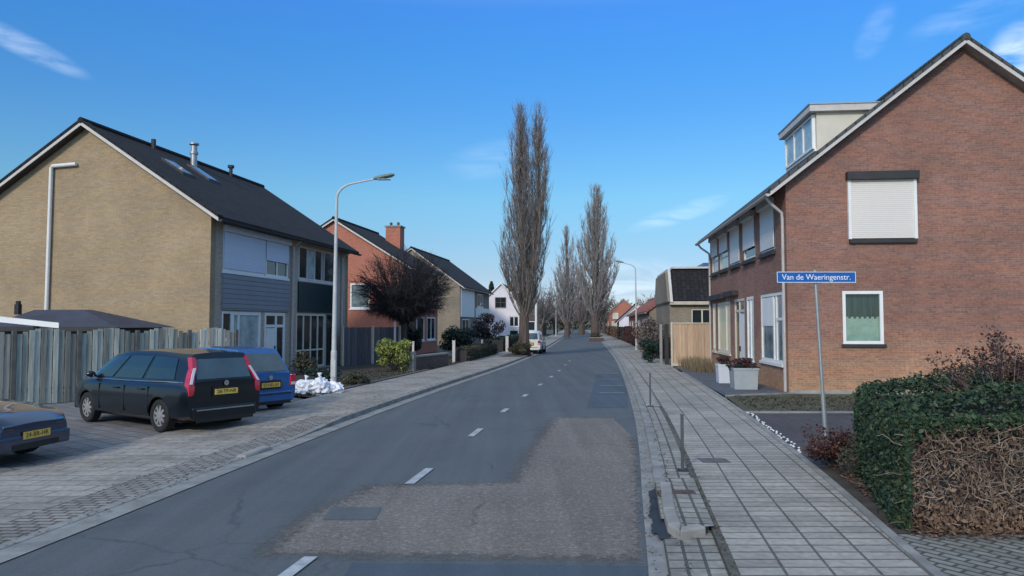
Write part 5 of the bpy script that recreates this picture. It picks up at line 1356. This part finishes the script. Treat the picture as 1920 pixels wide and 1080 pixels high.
    if P.get('tall'):
        for s in (1, -1):
            pts = [(1.04, .93), (.80, .86), (.45, .94), (.05, .965), (-.35, .965)]
            def lp(q, dy, dx):
                xb, zb_ = gp(1, max(q, 0), s)[0], gp(1, q, s)[2] if q >= 0 else zb(xb1) - .02 + q * .45
                yy = abs(gp(1, max(q, 0), s)[1]); yy += (.872 * hw - yy) * max(0, 1 - max(q, 0) * 2.0)
                return Vector(((xb if q >= 0 else xe + .012) - dx, s * ((yy if q >= 0 else hw * .872) + dy), zb_))
            w = MB(); qs = [.92, .75, .5, .25, .02, -.15, -.42, -.5]; ring = []
            for q in qs:
                wid = {.92: .045, .75: .062, .5: .07, .25: .08, .02: .09, -.15: .10, -.42: .085, -.5: .05}[q]
                ring.append([lp(q, -wid, .035), lp(q, .018, .03), lp(q, .028, -.10), lp(q, -wid, -.06)])
            for r_ in ring: w.v += [tuple(p) for p in r_]
            for i in range(len(qs) - 1):
                for j in range(4): w.f.append((i * 4 + j, i * 4 + (j + 1) % 4, i * 4 + 4 + (j + 1) % 4, i * 4 + 4 + j))
            w.f.append((0, 1, 2, 3)); w.f.append(tuple(len(w.v) - 4 + j for j in range(4))); tl = w.build('tail_light', 'tail_red', t, True)
            w = MB()
            ring = [[lp(q, -.055, .042), lp(q, .0, .040), lp(q, .012, .0), lp(q, -.055, .0)] for q in (.55, .3, 0.0)]
            for r_ in ring: w.v += [tuple(p) for p in r_]
            for i in range(2):
                for j in range(4): w.f.append((i * 4 + j, i * 4 + (j + 1) % 4, i * 4 + 4 + (j + 1) % 4, i * 4 + 4 + j))
            w.f.append((0, 1, 2, 3)); w.f.append((8, 9, 10, 11)); w.build('clear_lens', 'tail_clear', tl)
    else:
        for s in (1, -1):
            w = MB(); y0, y1 = sorted((s * hw * .70, s * hw * .90)); w.box(xe - .02, xe + .16, y0, y1, P['tl'][0], P['tl'][1]); tl = w.build('tail_light', 'tail_red', t, bevel=.02)
            w = MB(); w.box(xe - .026, xe - .016, y0 + .02, y1 - .02, P['tl'][0] + .03, P['tl'][0] + .10); w.build('clear_lens', 'tail_clear', tl)
    xf = L_ / 2
    w = MB(); w.box(xf - .10, xf + .02, -hw * .78, hw * .78, .24, .46); w.build('front_bumper', paint, t, bevel=.03)
    w = MB(); w.box(xf - .05, xf + .026, -hw * .5, hw * .5, .26, .34); w.build('grille', 'black_plastic', t)
    w = MB(); w.box(xf + .022, xf + .034, -.26, .26, .40, .51); pl = w.build('number_plate', 'plate_yellow', t)
    text_mesh('lettering', plate, .10, 'plate_black', pl, (xf + .036, 0, .455), (R(90), 0, R(90)), .44)
    for s in (1, -1):
        w = MB(); y0, y1 = sorted((s * hw * .44, s * hw * .66)); w.box(xf - .16, xf + .006, y0, y1, zb(xf - .1) - .13, zb(xf - .1) - .06); w.build('headlight', P.get('lampmat', 'tail_clear'), t, bevel=.02)
        y = gp(.08, .1, s)[1]; mx = gp(.1, .1, s)[0] - .05; mz = zb(mx) + .06
        w = MB(); w.blob((mx, y + s * .13, mz + .03), (.07, .10, .075), 3, .05, 2); w.tube([(mx, y, mz - .02), (mx, y + s * .1, mz)], .02, 6); w.build('wing_mirror', paint, t, True)
        for hx in P['handles']:
            w = MB(); yy = s * (wd(hx) * hw + .004); w.box(hx - .09, hx + .09, min(yy, yy + s * .03), max(yy, yy + s * .03), zb(hx) - .17, zb(hx) - .14); w.build('door_handle', paint, t, bevel=.008)
        for jx in P['joins']:
            w = MB(); N = 6; yy = wd(jx) * hw
            w.box(jx - .004, jx + .004, min(s * (yy - .06), s * (yy + .0015)), max(s * (yy - .06), s * (yy + .0015)), zl_(jx) + .12, zb(jx) - .1); w.build('door_gap', 'black_plastic', t)
    w = MB(); w.box(-L_ / 2 + .35, L_ / 2 - .35, -hw * .8, hw * .8, .20, .32); w.build('underbody', 'black_plastic', t)
    if P.get('arch_shine'):
        pass
    return t


MPV = dict(L=4.62, W=1.84, wr=.325, fa=1.42, ra=-1.42, belt=[(-2.31, 1.0), (-1.9, 1.01), (0, .98), (1.1, .98), (1.6, .95), (2.05, .84), (2.31, .66)],
           width=[(-2.31, .90), (-2.1, .97), (-1.2, 1.0), (1.3, 1.0), (1.95, .94), (2.2, .84), (2.31, .70)], low=[(-2.31, .30), (-1.9, .24), (1.9, .22), (2.31, .30)],
           gh=(1.72, -2.29, .72, -2.08), roof=[(0, 1.49), (.3, 1.58), (.6, 1.59), (1, 1.54)], roofw=.74, win=[(.03, .30), (.33, .60), (.63, .88)], rq=(.10,),
           rear=0, front=0, plate_z=.80, tall=True, chrome=True, spokes=9, handles=(.15, -.80), joins=(.85, -.15, -1.05))
HATCH = dict(L=3.9, W=1.66, wr=.30, fa=1.2, ra=-1.22, belt=[(-1.95, .93), (-1.6, .95), (0, .91), (.9, .89), (1.4, .80), (1.8, .68), (1.95, .56)],
             width=[(-1.95, .90), (-1.75, .97), (-1.0, 1.0), (1.1, 1.0), (1.65, .94), (1.85, .84), (1.95, .7)], low=[(-1.95, .30), (-1.6, .24), (1.6, .22), (1.95, .30)],
             gh=(1.2, -1.88, .5, -1.45), roof=[(0, 1.44), (.3, 1.53), (.6, 1.53), (1, 1.49)], roofw=.74, win=[(.04, .36), (.40, .66), (.70, .88)], rq=(.08,),
             rear=0, front=0, plate_z=.68, tl=(.62, .90), chrome=False, spokes=6, handles=(.0, -.75), joins=(.7, -.2, -.95))
COUPE = dict(lampmat='car_glass', L=4.4, W=1.80, wr=.31, fa=1.30, ra=-1.35, belt=[(-2.2, .90), (-1.7, .93), (0, .90), (.7, .90), (1.3, .85), (1.85, .76), (2.1, .69), (2.2, .60)],
             width=[(-2.2, .84), (-1.95, .94), (-1.0, 1.0), (1.3, 1.0), (1.85, .95), (2.1, .86), (2.2, .72)], low=[(-2.2, .30), (-1.8, .22), (1.8, .20), (2.2, .26)],
             gh=(.75, -1.75, -.05, -1.1), roof=[(0, 1.28), (.3, 1.36), (.6, 1.37), (1, 1.30)], roofw=.70, win=[(.05, .45), (.50, .88)], rq=(.08,),
             rear=0, front=0, plate_z=.68, tl=(.62, .84), chrome=True, spokes=8, handles=(-.3,), joins=(.6, -.75))


def head(d): return math.atan2(d[1], d[0])
al = R(56); dd_ = (-math.sin(al), math.cos(al))
make_car('parked_minivan', 'black minivan seen from behind with tall red tail lights', 'car_black', MPV, (-7.12, 15.1), head(dd_), plate='28-TP-NR', group='cars parked by the grey fence', size=.92)
make_car('parked_hatchback', 'bright blue hatchback half hidden behind the black minivan', 'car_blue', HATCH, (-6.88, 17.5), head(dd_), plate='57-HD-XF', group='cars parked by the grey fence', size=.94)
a3 = R(-9)
make_car('parked_coupe', 'dark navy car at the left edge showing only its bonnet and front number plate', 'car_navy', COUPE, (-6.8 - 2.05 * math.cos(a3), 10.65 - 2.05 * math.sin(a3)), a3, plate='24-BR-HR', group='cars parked by the grey fence', size=.93)
make_car('parked_car', 'small white car parked at the left kerb behind the tallest poplar', 'car_white', HATCH, (1.42, 51.5, 0), R(82), plate='31-SK-BL', group='cars')
